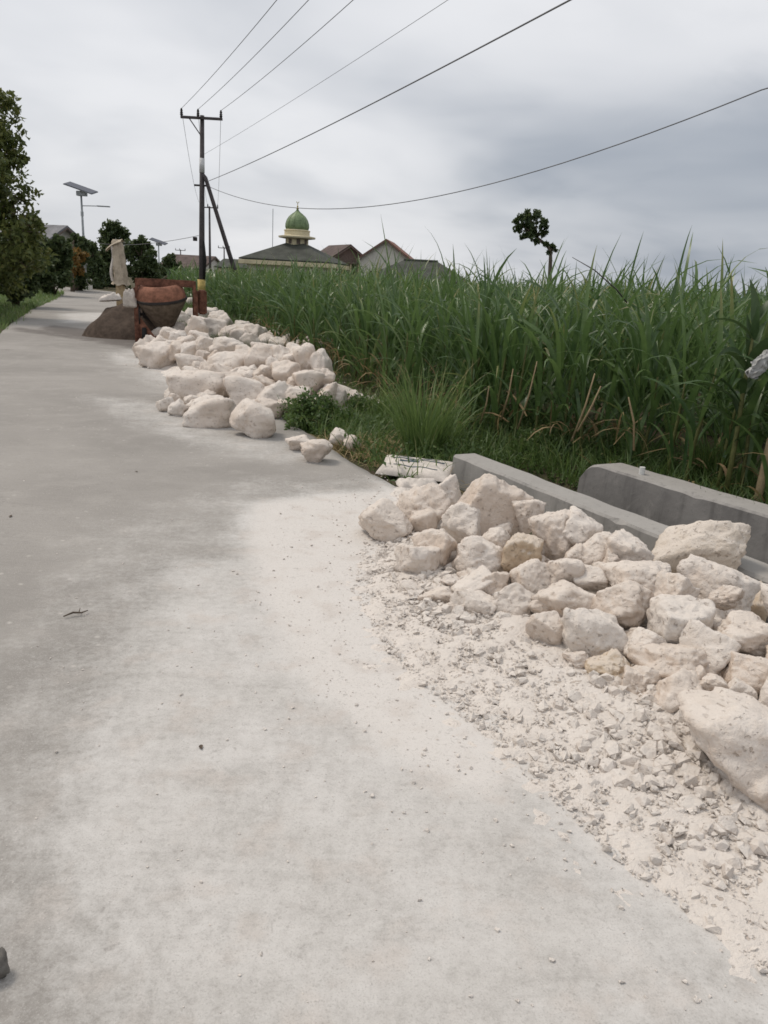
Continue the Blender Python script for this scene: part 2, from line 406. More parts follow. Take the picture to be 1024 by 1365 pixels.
MAT['roof_red'] = mk_roof('red_tile', (.22, .115, .09))
MAT['roof_grey'] = mk_roof('grey_sheet', (.2, .2, .21))

# ------------------------------------------------------------------ the setting: terrain
RIGHT = np.array([(5.3,-5), (3.6,-1.2), (1.3,3.7), (0.16,6.16), (-1.12,8.92), (-2.9,13.5), (-5.03,19.3), (-8.5,28.5), (-10.6,34.5), (-13.2,42), (-16,49), (-21,56), (-29,61), (-45,66)], float)
def resample(P, step):
    # Catmull-Rom resample
    out = []
    for i in range(len(P)-1):
        p0 = P[max(i-1, 0)]; p1 = P[i]; p2 = P[i+1]; p3 = P[min(i+2, len(P)-1)]
        n = max(2, int(np.linalg.norm(p2-p1)/step))
        for k in range(n):
            u = k/n
            out.append(.5*((2*p1)+(-p0+p2)*u+(2*p0-5*p1+4*p2-p3)*u*u+(-p0+3*p1-3*p2+p3)*u**3))
    out.append(P[-1]); return np.array(out)
def nonuni(lo, hi, step, far, grow=1.25):
    a = list(np.arange(lo, hi+1e-6, step)); d = step
    while a[-1] < far: d *= grow; a.append(a[-1]+d)
    d = step
    while a[0] > -far: d *= grow; a.insert(0, a[0]-d)
    return np.array(a)
def sstep(x, a, b):
    u = np.clip((x-a)/(b-a), 0, 1); return u*u*(3-2*u)
def terrain_z(x, y):
    s, t = st(np.asarray(x, float), np.asarray(y, float))
    z = -0.07 + 0.02*vnoise(P3(x, y)*0.9, 3).reshape(np.shape(s))
    ch = sstep(t, -0.35, 0.1)*sstep(s, -1.12, -1.0)*(1-sstep(s, -.28, -.16))
    z = z - 0.62*ch
    bank = sstep(s, -1.4, -2.2)*(1-sstep(s, -9, -30)); z = z + 0.05*bank
    return z
def build_terrain():
    S = nonuni(-3.2, 1.2, 0.07, 900); T = nonuni(-3, 7, 0.12, 900)
    ss_, tt = np.meshgrid(S, T, indexing='ij'); x, y = w2(ss_, tt)
    z = terrain_z(x, y)
    V = np.stack([x.ravel(), y.ravel(), z.ravel()], 1)
    o = link('ground', raw_mesh('ground', V, grid_faces(len(S), len(T))[:, ::-1], MAT['ground'], True)); tag(o, kind='structure')
build_terrain()

# ------------------------------------------------------------------ dust on the road
def seg_dist(P, poly, closed=False):
    d = np.full(len(P), 1e9); n = len(poly)
    for i in range(n if closed else n-1):
        a = poly[i]; b = poly[(i+1) % n]; ab = b-a
        u = np.clip(((P-a)@ab)/(ab@ab), 0, 1); d = np.minimum(d, np.linalg.norm(P-(a+u[:, None]*ab), axis=1))
    return d
def inside(P, poly):
    c = np.zeros(len(P), bool); n = len(poly)
    for i in range(n):
        a = poly[i]; b = poly[(i+1) % n]
        k = ((a[1] > P[:, 1]) != (b[1] > P[:, 1])) & (P[:, 0] < (b[0]-a[0])*(P[:, 1]-a[1])/(b[1]-a[1]+1e-12)+a[0])
        c ^= k
    return c
def soft_poly(P, poly, w):
    d = seg_dist(P, poly, True); d = np.where(inside(P, poly), d, -d); return sstep(d, -w, w*.4)
RUB_T = [-.2, .4, .9, 1.43, 2.1, 2.87, 3.69, 4.32, 4.69, 6.5, 8]; RUB_S = [.55, .8, 1.05, 1.5, 1.9, 2.07, 2.04, 2.06, 2.0, 1.95, 1.7]
SPINE2 = np.array([(-1.0, 10.75), (-1.75, 11.6), (-2.7, 13.0), (-3.6, 14.7), (-4.05, 16.0)])
def pxpoly(L): return np.array([g(x, y)[:2] for x, y in L])
def dust_of(P):
    s, t = st(P[:, 0], P[:, 1]); out = s-np.interp(t, RUB_T, RUB_S)
    d = np.clip(.93-out/.6, 0, .93)*sstep(t, -.9, .5)
    d = np.maximum(d, .9*soft_poly(P, pxpoly([(335,672),(430,660),(540,652),(640,760),(760,1010),(640,1080),(470,980),(380,880),(340,790),(325,720)]), .4))
    d = np.maximum(d, .68*soft_poly(P, pxpoly([(230,760),(420,720),(700,1000),(1024,1365),(512,1500),(150,1365),(60,1130),(120,960)]), .5))
    d = np.maximum(d, .38*soft_poly(P, pxpoly([(0,920),(140,700),(330,640),(500,640),(560,1400),(0,1400),(-300,1400)]), .7))
    d2 = seg_dist(P, SPINE2)
    d = np.maximum(d, np.clip(1.25-d2/1.75, 0, .9))
    d = np.maximum(d, .5*soft_poly(P, pxpoly([(120,528),(250,540),(330,580),(450,612),(380,618),(250,590),(170,560)]), .6))
    d = np.maximum(d, .7*soft_poly(P, pxpoly([(85,418),(165,416),(160,426),(90,430)]), .8))
    d = np.maximum(d, .6*soft_poly(P, pxpoly([(150,470),(230,490),(220,500),(150,482)]), .4))
    return d
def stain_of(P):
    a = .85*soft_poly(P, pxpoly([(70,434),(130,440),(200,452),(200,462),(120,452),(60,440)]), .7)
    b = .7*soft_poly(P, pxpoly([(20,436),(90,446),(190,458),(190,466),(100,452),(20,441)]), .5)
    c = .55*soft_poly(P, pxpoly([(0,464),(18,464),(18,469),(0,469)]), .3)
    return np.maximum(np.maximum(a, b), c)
ROADW = 4.25
def build_road():
    C = np.concatenate([resample(RIGHT[:6], .11), resample(RIGHT[5:], .5)[1:]])
    T = np.gradient(C, axis=0); T /= np.linalg.norm(T, axis=1)[:, None]; Nn = np.stack([-T[:, 1], T[:, 0]], 1)
    W = np.concatenate([[0], np.linspace(0, ROADW, 40), [ROADW]])
    P = C[:, None, :]+Nn[:, None, :]*W[None, :, None]
    edge = .05*vnoise(np.stack([C[:, 0]*1.4, C[:, 1]*1.4, C[:, 0]*0], 1), 5)+.02*vnoise(np.stack([C[:, 0]*6, C[:, 1]*6, C[:, 0]*0], 1), 6)
    P[:, 0] += Nn*edge[:, None]; P[:, 1] += Nn*edge[:, None]; P[:, -1] += Nn*edge[::-1, None]; P[:, -2] += Nn*edge[::-1, None]
    Q = P.reshape(-1, 2)
    z = .012*fbm(P3(Q[:, 0]*.6, Q[:, 1]*.6), 9, 2)
    V = np.concatenate([Q, z[:, None]], 1).reshape(len(C), len(W), 3)
    V[:, 0, 2] = -.14; V[:, -1, 2] = -.14
    V = V.reshape(-1, 3)
    o = link('road', raw_mesh('road', V, grid_faces(len(C), len(W)), MAT['road'], True, {'dust': dust_of(Q), 'stain': stain_of(Q)}))
    tag(o, kind='structure')
    return C, T, Nn
ROADC, ROADT, ROADN = build_road()
def road_z(x, y): return .012*fbm(P3(np.asarray(x)*.6, np.asarray(y)*.6), 9, 2)

# ------------------------------------------------------------------ the drain
def drain_wall(name, s0, s1, t0, t1, z0, z1, label, mat, round_end=False, skew=0.0):
    """a cast wall: front face at s0, back face at s1, from t0 (its end) to t1"""
    n = 220; tt = np.concatenate([[t0], t0+(t1-t0)*np.linspace(.0, 1, n)**1.6]) if False else t0+(t1-t0)*np.linspace(0, 1, n)**1.8
    prof = []   # (s fraction, z)
    V = []
    for i, t in enumerate(tt):
        zt = z1
        if round_end: zt = z1-.15*(1-min(1, (t-t0)/.2))**2.2
        zt += .0015*math.sin(t*3.1)+.0015*math.sin(t*9.7)
        k = skew*(t-t0)
        b = .018
        P = [(s0+.05, z0), (s0+.012*math.sin(t*5)*.3, zt-b), (s0-b, zt), (s1+b, zt), (s1, zt-b), (s1-.05, z0)]
        for s, z in P:
            x, y = w2(s+k, t); V.append((x, y, z))
    V = np.array(V); chip = np.clip(vnoise(V*np.array([11, 11, 3]), 33)-.35, 0, 1)*np.clip(vnoise(V*2.3, 35)+.55, 0, 1); V[1::6, 2] -= .05*chip[1::6]; V[2::6, :2] -= (DS*.055)[None]*chip[2::6][:, None]; V[:, 2] += .004*vnoise(V*7, 3); V[:, :2] += (.005*vnoise(V*5, 4))[:, None]*DS
    F_ = [q for q in grid_faces(n, 6)]
    mb = MB(); mb.add(V, [tuple(q) for q in F_]+[(0, 5, 4, 3, 2, 1), tuple((n-1)*6+i for i in range(6)), ])
    o = mb.build(name, mat); tag(o, label, 'wall')
    return o
drain_wall('drain_wall', 0.0, -.25, 0.0, 9.5, -.75, .2, 'straight concrete drain wall running behind the nearer heap of boulders', MAT['wall'])
drain_wall('drain_wall', -1.0, -1.31, .56, 9.5, -.8, .215, 'concrete drain wall with rounded end standing beside the weeds', MAT['wall_dark'], True, -.06)
mb = MB(); S = w2(-1.16, 1.12); mb.tube([(S[0], S[1], .12), (S[0], S[1], .275)], .024, 14)
tag(mb.build('pipe_stub', MAT['pvc'], bevel=0), 'short white pipe stub sticking up from the drain wall', 'pipe')

# ------------------------------------------------------------------ rocks
def ico(sub):
    bm = bmesh.new(); bmesh.ops.create_icosphere(bm, subdivisions=sub, radius=1.0)
    V = np.array([v.co[:] for v in bm.verts]); Fs = np.array([[v.index for v in f.verts] for f in bm.faces]); bm.free()
    return V, Fs
ICO = {k: ico(k) for k in (2, 3, 4, 5)}
def rock_shape(sub, seed, k=17, nplanes=None, rough=1.0):
    r_ = np.random.default_rng(seed); V, Fs = ICO[sub]
    n = nplanes or int(r_.integers(9, 15))
    Np = r_.normal(size=(n, 3)); Np /= np.linalg.norm(Np, axis=1)[:, None]
    Q_, _r = np.linalg.qr(r_.normal(size=(3, 3))); Np = np.concatenate([Np, Q_, -Q_]); D = np.concatenate([r_.uniform(.6, 1.0, n), r_.uniform(.75, 1.05, 6)])
    dot = np.maximum(V@Np.T, 0)/D
    r = (dot**k).sum(1)**(-1/k)
    off = r_.uniform(0, 50, 3); amp = rough*r_.uniform(.7, 1.35)
    P = V*r[:, None]
    disp = amp*(.10*fbm(P*1.6+off, seed, 2)+.04*fbm(P*4.5+off, seed+9, 2))
    if sub >= 4:
        rid = 1-np.abs(fbm(P*3.1+off+9, seed+5, 3)); disp = disp+amp*.085*(rid-.75)
        disp = disp+amp*.026*fbm(P*11+off, seed+20, 2)-.05*amp*np.clip(vnoise(P*6+off, seed+31)-.45, 0, 1)
    P = P*(1+disp)[:, None]
    lo, hi = P.min(0), P.max(0); P = (P-(lo+hi)/2)/((hi-lo)/2)
    return P, Fs
ROCK_I = [0]
def solve_center(px, py, hfun, floor):
    r = ray(px, py); r = r/np.linalg.norm(r); d = .5
    while d < 60:
        p = CAMP+r*d
        if p[2] <= max(hfun(p[0], p[1]), floor(d)): return p, d
        d += .01
    return p, d
def describe(w, h, rot, r_):
    big = max(w, h); ar = w/h
    size = 'large' if big > 62 else 'middling' if big > 40 else 'small'
    shape = 'slab-like' if ar > 1.75 else 'broad' if ar > 1.25 else 'upright' if ar < .9 else 'blocky'
    return size+' '+shape
def boulder(px, py, w, h, hfun, label, group, rot=0.0, mat='rock', sub=5, name='limestone_boulder', depthmul=1.0, k=None, center=None, sink=.82):
    ROCK_I[0] += 1; sd_ = 100+ROCK_I[0]
    fl = lambda d: sink*h*.5*d/F*.95
    if center is None: c, d = solve_center(px, py, hfun, fl)
    else: c = np.array(center); d = np.linalg.norm(c-CAMP)
    sc_ = 1.17 if sub > 4 else 1.12; a = w*.5*d/F*sc_; cc = h*.5*d/F*sc_; b = (a+cc)*.5*depthmul
    r_ = np.random.default_rng(sd_); P, Fs = rock_shape(sub, sd_, k or (r_.uniform(12, 26) if sub > 4 else r_.uniform(11, 22)), int(r_.integers(7, 14)), 1.0 if sub > 4 else 1.1)
    P = P*np.array([a, b, cc])
    cr, sr = math.cos(rot), math.sin(rot); P = P@np.array([[cr, 0, sr], [0, 1, 0], [-sr, 0, cr]])   # roll in the picture plane
    az = math.atan2(c[0], c[1]); yaw = -az+r_.uniform(-.25, .25); cy, sy = math.cos(yaw), math.sin(yaw)
    P = P@np.array([[cy, sy, 0], [-sy, cy, 0], [0, 0, 1]])
    o = link(name, raw_mesh(name, P, Fs, MAT[mat], True), loc=c)
    tag(o, label, 'rock', group)
    return o
BT = [-.2, .4, .8, 1.5, 2.4, 3.2, 3.9, 5.2, 7]; BS = [.6, .85, 1.2, 1.5, 1.66, 1.55, 1.38, 1.3, 1.1]
def h1(x, y):
    s, t = st(x, y); sf = np.interp(t, BT, BS); hc = np.interp(t, [.2, .9, 1.6, 3.2, 4.5, 6.5], [.05, .22, .33, .33, .3, .25])
    if s > .6: return max(.05+(hc-.05)*(sf-s)/(sf-.6), .0) if s < sf else 0.0
    return hc*(.75+.25*max(s, 0)/.6)
def fill_stones(poly, n, lo, hi, hfun, push, label, group, seed, sub):
    """middling stones lodged behind the picked-out boulders"""
    r_ = np.random.default_rng(seed); P = np.array(poly, float); k = 0
    while k < n:
        q = r_.uniform(P.min(0), P.max(0))
        if not inside(q[None], P)[0]: continue
        w = r_.uniform(lo, hi); h = w*r_.uniform(.7, 1.0); c, d = solve_center(q[0], q[1], hfun, lambda d: .3*h*d/F)
        r = ray(*q); r /= np.linalg.norm(r); c = c+r*push; c[2] = max(c[2], .35*h*d/F)
        boulder(q[0], q[1], w, h, None, label, group, r_.uniform(-.5, .5), sub=sub, center=c); k += 1
def h2(x, y):
    d = seg_dist(np.array([[x, y]]), SPINE2)[0]; return max(0, .62*(1-d/1.35))
G1 = 'boulders in the heap beside the concrete drain'; L1 = 'pale limestone boulder in the heap beside the concrete drain'
P1 = [  # px, py, w, h, (rot deg), (own label), (material)
 (514,697,62,56,0,'rounded crumbly cream boulder at the road end of the drain-side heap'),
 (566,679,64,54,20), (592,659,36,42,15), (617,706,56,64,15),
 (654,686,80,92,-25,'big smooth white boulder topping the heap beside the drain wall end'),
 (579,735,56,58,0), (557,750,58,48,-10), (639,745,68,60,12), (694,740,46,52,0,'brownish pitted boulder wedged between pale boulders in the drain-side heap','rock_tan'),
 (702,687,48,44,15), (736,716,56,64,0), (774,712,48,56,0), (746,767,56,50,0), (710,776,52,52,10), (660,778,32,36,0), (633,780,56,34,10), (630,806,62,32,-5),
 (583,795,44,32,0), (685,801,48,46,0), (603,777,28,18,0), (547,786,30,22,0),
 (836,738,56,48,0), (795,738,40,38,0), (816,748,24,30,10), (897,797,50,60,0), (845,783,86,54,8), (828,808,66,60,0), (789,772,40,32,0), (757,802,78,44,5),
 (793,847,80,62,-10,'pitted angular boulder standing above the crushed stone apron'), (904,835,68,62,0,'smooth egg-shaped boulder in the middle of the drain-side heap'), (860,858,44,36,0), (946,870,62,66,10), (990,853,74,50,-5), (893,887,86,46,5), (812,886,52,36,0,'low tan boulder at the foot of the drain-side heap','rock_tan'),
 (1002,897,60,48,-10), (857,904,42,30,0), (897,930,78,58,0), (730,842,54,52,-20), (848,914,34,34,0), (951,915,36,30,0), (985,922,36,30,0),
 (770,880,34,24,0), (868,935,30,24,0), (935,905,30,26,0), (968,795,34,30,0), (876,765,30,28,0), (720,806,30,26,0), (770,742,30,30,0), (662,722,40,36,0),
 (1060,820,72,62,0), (1075,890,84,66,0), (1070,760,60,54,0), (1110,960,90,80,0), (1050,930,50,42,0), (1095,1050,90,70,0)]
for q in P1:
    q = list(q)+[None]*(7-len(q)); lab = q[5]
    if lab is None:
        c_, d_ = solve_center(q[0], q[1], h1, lambda d: .4*q[3]*d/F); s_, t_ = st(c_[0], c_[1]); sf = np.interp(t_, BT, BS)
        zone = 'on the crest beside the drain wall' if s_ < .62 else 'bordering the crushed stone' if s_ > sf-.3 else 'amid the drain-side heap'
        end = ', towards the cement sack' if t_ < 2.0 else ', near the long tan boulder' if t_ < 3.0 else ', near the largest boulder'
        lab = describe(q[2], q[3], 0, None)+' pale limestone boulder '+zone+end
    boulder(q[0], q[1], q[2], q[3], h1, lab, None if q[5] else G1, R(q[4] or 0), q[6] or 'rock')
c_lean = at(928, 733, 4.25)
boulder(930, 732, 116, 60, None, 'long tan boulder tipped up against the drain wall', None, R(26), 'rock_tan', center=c_lean, k=14, depthmul=.8)
boulder(952, 786, 90, 70, h1, 'wedge-shaped cream boulder leaning below the long tan boulder', None, R(-38), center=at(952, 786, 3.75), k=16, depthmul=.9)
boulder(1003, 808, 38, 50, None, 'small tan boulder tucked behind the wedge-shaped boulder by the drain', None, R(-20), 'rock_tan', center=at(1003, 806, 3.9))
boulder(1010, 992, 172, 98, None, 'largest cream boulder lying on the crushed stone apron', None, R(-9), center=at(1016, 994, 2.42)-np.array([0, 0, .015]), k=13, depthmul=1.1)
G2 = 'boulders in the heap beside the sugarcane'; L2 = 'pale limestone boulder in the heap between road and sugarcane'
P2 = [(276,420,27,20), (240,425,24,22), (224,445,48,26,0,'flat oval boulder on the heap in front of the concrete mixer'), (262,436,28,28), (287,440,28,28), (302,431,22,24), (318,445,24,22), (334,456,26,22), (354,456,26,23),
 (213,474,52,32), (191,466,24,24), (238,468,26,24), (256,466,28,22), (265,452,30,20), (306,464,50,26), (276,460,26,20), (350,482,40,42), (380,475,32,26), (410,480,34,40), (428,490,26,44), (381,501,38,36,0,'square blocky boulder facing the road beside the leafy weeds'),
 (411,512,38,34), (441,524,30,27), (303,489,56,36), (254,485,36,24), (262,518,66,42), (306,515,44,32), (329,526,54,44), (369,531,48,42), (242,509,24,22),
 (280,550,68,40,8,'low pointed boulder at the road foot of the sugarcane-side heap'), (337,561,54,48,0,'rough round boulder sitting forward on the road before the far heap'), (359,546,36,26), (262,538,30,22), (237,544,22,22), (221,540,22,19), (355,500,36,24), (329,475,28,26), (288,500,34,26), (395,530,34,28), (405,545,28,22), (215,458,26,20), (330,500,32,26), (240,452,24,20), (385,545,28,22), (232,528,24,20), (290,425,22,20), (350,515,36,28),
 (416,462,30,24), (396,466,28,24), (432,505,26,26), (372,462,26,22)]
ROCK_I[0] = 420
for q in P2:
    q = list(q)+[None]*(6-len(q)); lab = q[5]
    if lab is None:
        Y_ = solve_center(q[0], q[1], h2, lambda d: .4*q[3]*d/F)[0]
        end = 'by the mixer' if Y_[1] > 14 else 'by the leafy weeds' if Y_[0] > -1.3 else 'midway between mixer and weeds' if Y_[1] > 11 else 'on the road foot'
        lab = describe(q[2]*1.5, q[3]*1.5, 0, None)+' cream boulder of the sugarcane-side heap, '+end
    boulder(q[0], q[1], q[2], q[3], h2, lab, None if q[5] else G2, R(q[4] or 0), sub=4)
fill_stones([(192,460),(225,418),(280,414),(340,446),(425,470),(446,530),(400,552),(345,566),(290,556),(218,545),(245,505),(188,480)], 62, 20, 36, h2, .12, 'small cream stone lodged in a gap of the sugarcane-side heap', 'small stones in the sugarcane-side heap', 5, 4)
fill_stones([(520,705),(570,665),(660,670),(780,710),(860,750),(1000,830),(1040,920),(985,940),(900,950),(850,915),(740,855),(610,812),(550,785)], 48, 24, 42, h1, .1, 'small limestone stone lodged in a gap of the drain-side heap', 'small stones in the drain-side heap', 6, 4)
hz = lambda x, y: 0.0
ROCK_I[0] = 812
boulder(421, 601, 40, 30, hz, 'lone cream stone lying on bare road before the weeds', None, sub=4, sink=.95)
boulder(400, 592, 36, 20, hz, 'flat dusty stone beside the lone cream stone', None, sub=4, sink=.9)
boulder(454, 584, 24, 20, hz, 'upper of two pale stones half hidden in roadside weeds', None, R(-30), sub=4, sink=.9)
boulder(470, 591, 22, 20, hz, 'lower of two pale stones half hidden in roadside weeds', None, sub=4, sink=.9)
boulder(471, 528, 15, 15, hz, 'small pale stone lying behind the leafy weeds', None, sub=4, center=at(471, 528, 10.2))
boulder(-3, 1285, 18, 28, hz, 'dark rounded stone lying alone on the grey road', None, sub=4, mat='rock_tan', name='dark_stone', sink=.9).data.materials[0] = simple('dark_stone', (.12, .112, .1), .6, .3, 20, .3)

# crushed stone bed and apron
def bed_z(s, t):
    s = np.asarray(s, float); t = np.asarray(t, float)
    sr = np.interp(t, RUB_T, RUB_S); sb = np.interp(t, BT, BS)
    hc = np.interp(t, [.0, .9, 1.6, 3.2, 4.5, 6.5], [.0, .05, .09, .1, .1, .08])
    ap = np.interp(t, [0, 1.2, 2.5, 4, 6], [.01, .025, .055, .07, .075])
    inn = ap+(hc-ap)*np.clip((sb-s)/np.maximum(sb-.5, .1), 0, 1)
    q_ = (sr+.12-s)/np.maximum(sr+.12-sb, .05); out = np.where(q_ > 0, ap*np.clip(q_, 0, 1)**1.35, .06*q_)-.006
    z = np.where(s < sb, inn, out)
    return z
def build_bed():
    S = np.arange(0.01, 2.5, .022); T = np.arange(-.3, 7.0, .028); ss_, tt = np.meshgrid(S, T, indexing='ij'); x, y = w2(ss_, tt)
    P = P3(x, y); n = fbm(P*3, 41, 2).reshape(x.shape); n2 = fbm(P*16, 42, 2).reshape(x.shape)
    n4 = fbm(P*38, 43, 2).reshape(x.shape); z = bed_z(ss_+.16*n, tt)+.013*n2+.012*n+.004*n4
    z = z-.1*(1-sstep(tt, -.3, .3))
    z = z-.22*(1-sstep(ss_, .0, .75))
    V = np.stack([x.ravel(), y.ravel(), z.ravel()], 1)
    return V, grid_faces(len(S), len(T))[:, ::-1]
bedV, bedF = build_bed()
def bed2():
    mn = SPINE2.min(0)-1.7; mx = SPINE2.max(0)+1.7
    X = np.arange(mn[0], mx[0], .06); Y = np.arange(mn[1], mx[1], .06); xx, yy = np.meshgrid(X, Y, indexing='ij'); P = P3(xx, yy)
    d = seg_dist(P[:, :2], SPINE2)+.2*vnoise(P*1.5, 8)
    z = .36*np.clip(1-d/.95, -.35, 1)+.02*fbm(P*7, 12, 2)-.01
    return np.stack([P[:, 0], P[:, 1], z], 1), grid_faces(len(X), len(Y))
def merge_parts(parts):
    Vs, Fq, n = [], [], 0
    for V, F_ in parts: Vs.append(V); Fq.append(F_+n); n += len(V)
    return np.concatenate(Vs), Fq
def shard(seed, npts=11):
    r_ = np.random.default_rng(seed); bm = bmesh.new(); P = r_.normal(size=(npts, 3)); P /= np.linalg.norm(P, axis=1)[:, None]; P *= r_.uniform(.75, 1.0, npts)[:, None]
    for p in P: bm.verts.new(p)
    bmesh.ops.convex_hull(bm, input=bm.verts); bmesh.ops.delete(bm, geom=[v for v in bm.verts if not v.link_faces], context='VERTS')
    bmesh.ops.triangulate(bm, faces=bm.faces); bm.verts.index_update(); V = np.array([v.co[:] for v in bm.verts]); Fs = np.array([[v.index for v in f.verts] for f in bm.faces]); bm.free()
    lo, hi = V.min(0), V.max(0); return (V-(lo+hi)/2)/((hi-lo)/2), Fs
def stones_mesh(C, size, seed, sub=2, flat=.75):
    """many small stones merged"""
    protos = [shard(5000+seed+i, 9+i % 5) for i in range(24)]
    r_ = np.random.default_rng(seed); Vs, Fq, n = [], [], 0
    for c, sz in zip(C, size):
        P, Fs = protos[r_.integers(24)]; a, b = r_.uniform(0, 6.28, 2); ca, sa = math.cos(a), math.sin(a)
        Q = P*np.array([1, r_.uniform(.55, .95), flat*r_.uniform(.6, 1.1)])*sz
        tl = r_.uniform(-.5, .5); ct, stt = math.cos(tl), math.sin(tl); Q = Q@np.array([[ct, 0, stt], [0, 1, 0], [-stt, 0, ct]])
        Q = Q@np.array([[ca, sa, 0], [-sa, ca, 0], [0, 0, 1]])
        Vs.append(Q+c); Fq.append(Fs+n); n += len(Q)
    return np.concatenate(Vs), np.concatenate(Fq)
def build_rubble():
    n = 21000; t = rng.uniform(.3, 6.3, n); u = rng.uniform(0, 1, n)
    sr = np.interp(t, RUB_T, RUB_S); sb = np.interp(t, BT, BS)
    s = (sb-.25)+(sr+.10-sb+.25)*u**.8
    # coarser in bands: by the road end and under the big boulder; powdery elsewhere
    coarse = fbm(P3(s*1.3, t*1.3), 77, 2)
    size = .0052*(1-rng.uniform(0, 1, n))**(-1/1.7); size = np.clip(size, .0035, .045)*(1+.6*np.clip(coarse, -.7, 1))
    edge = np.clip((sr-s)/.55, 0.12, 1); size = np.minimum(size*edge**.5, .04)
    keep = rng.uniform(0, 1, n) < np.clip(.75+.6*coarse, .25, 1); s, t, size = s[keep], t[keep], size[keep]
    x, y = w2(s, t)
    n3 = fbm(P3(x, y)*3, 41, 2); z = np.maximum(bed_z(s+.16*n3, t)+.012*n3, 0)+size*.1
    C = np.stack([x, y, z], 1)
    # strays on the road
    m = 900; ts = rng.uniform(-.3, 6.5, m); dd = rng.exponential(.35, m); ss_ = np.interp(ts, RUB_T, RUB_S)+dd
    xs, ys = w2(ss_, ts); sz = np.clip(.003*(1-rng.uniform(0, 1, m))**(-1/2.0), .0025, .009)
    C2 = np.stack([xs, ys, road_z(xs, ys)+sz*.4], 1)
    # round the further heap
    m2 = 900; k = rng.integers(0, 4, m2); uu = rng.uniform(0, 1, m2)[:, None]; base = SPINE2[k]*(1-uu)+SPINE2[k+1]*uu; th = rng.uniform(0, 6.28, m2); rr = rng.uniform(.5, 1.9, m2)
    xy = base+np.stack([np.cos(th)*rr, np.sin(th)*rr], 1); sz2 = np.clip(.009*(1-rng.uniform(0, 1, m2))**(-1/2.0), .008, .05)*np.clip(1.9-rr, .35, 1)
    C3 = np.concatenate([xy, (sz2*.4)[:, None]], 1)
    # scattered on the whole road
    m3 = 240; pts = []
    for i in range(m3):
        y_ = 1.2+rng.exponential(4.5); x_ = rng.uniform(-.62*y_-.2, .3); pts.append((x_, y_))
    pts = np.array(pts); sz3 = np.clip(.0022*(1-rng.uniform(0, 1, m3))**(-1/2.2), 0.002, .006)
    C4 = np.concatenate([pts, (road_z(pts[:, 0], pts[:, 1])+sz3*.4)[:, None]], 1)
    C = np.concatenate([C, C2, C3, C4]); size = np.concatenate([size, sz, sz2, sz3])
    # apparent size decides which become things of their own
    app = size/np.linalg.norm(C-CAMP, axis=1); order = np.argsort(-app); N = 240
    far2 = C[:, 1] > 7.5
    protos = []
    for i in range(14):
        P, Fs = shard(9000+i, 13+i % 6); protos.append(raw_mesh('limestone_chunk', P*np.array([1, .8, .66]), Fs, MAT['rubble'], False))
    for j in order[:N]:
        o = link('limestone_chunk', protos[rng.integers(14)], loc=C[j], rot=(rng.uniform(-.5, .5), rng.uniform(-.5, .5), rng.uniform(0, 6.28)), scale=(size[j],)*3)
        if far2[j]: tag(o, 'fist-sized limestone chunk on the road around the sugarcane-side heap', 'stone', 'limestone chunks around the sugarcane-side heap')
        else: tag(o, (lambda t_: 'small limestone chunk on the crushed stone apron '+('near the rounded crumbly boulder' if t_ < 2.2 else 'below the pitted angular boulder' if t_ < 3.4 else 'beside the largest boulder'))(st(C[j][0], C[j][1])[1]), 'stone', 'limestone chunks on the crushed stone apron')
    rest = order[N:]
    Vs, Fs = stones_mesh(C[rest], size[rest], 3)
    V, Fq = merge_parts([(Vs, Fs), (bedV, bedF[:, [0, 1, 2]]), (bedV, bedF[:, [0, 2, 3]])] if False else [(Vs, Fs)])
    o = link('limestone_rubble', raw_mesh('limestone_rubble', V, Fq, MAT['rubble'], False)); tag(o, 'crushed limestone pebbles strewn below the boulder heaps', 'rubble', kind='stuff')
    o = link('limestone_powder', raw_mesh('limestone_powder', bedV, bedF, MAT['rubble'], True)); tag(o, 'fine crushed limestone bed spread under the drain-side boulders', 'rubble', kind='stuff')
    V2, F2 = bed2()
    o = link('limestone_powder', raw_mesh('limestone_powder', V2, F2, MAT['rubble'], True)); tag(o, 'fine crushed limestone bed under the sugarcane-side boulders', 'rubble', kind='stuff')
build_rubble()

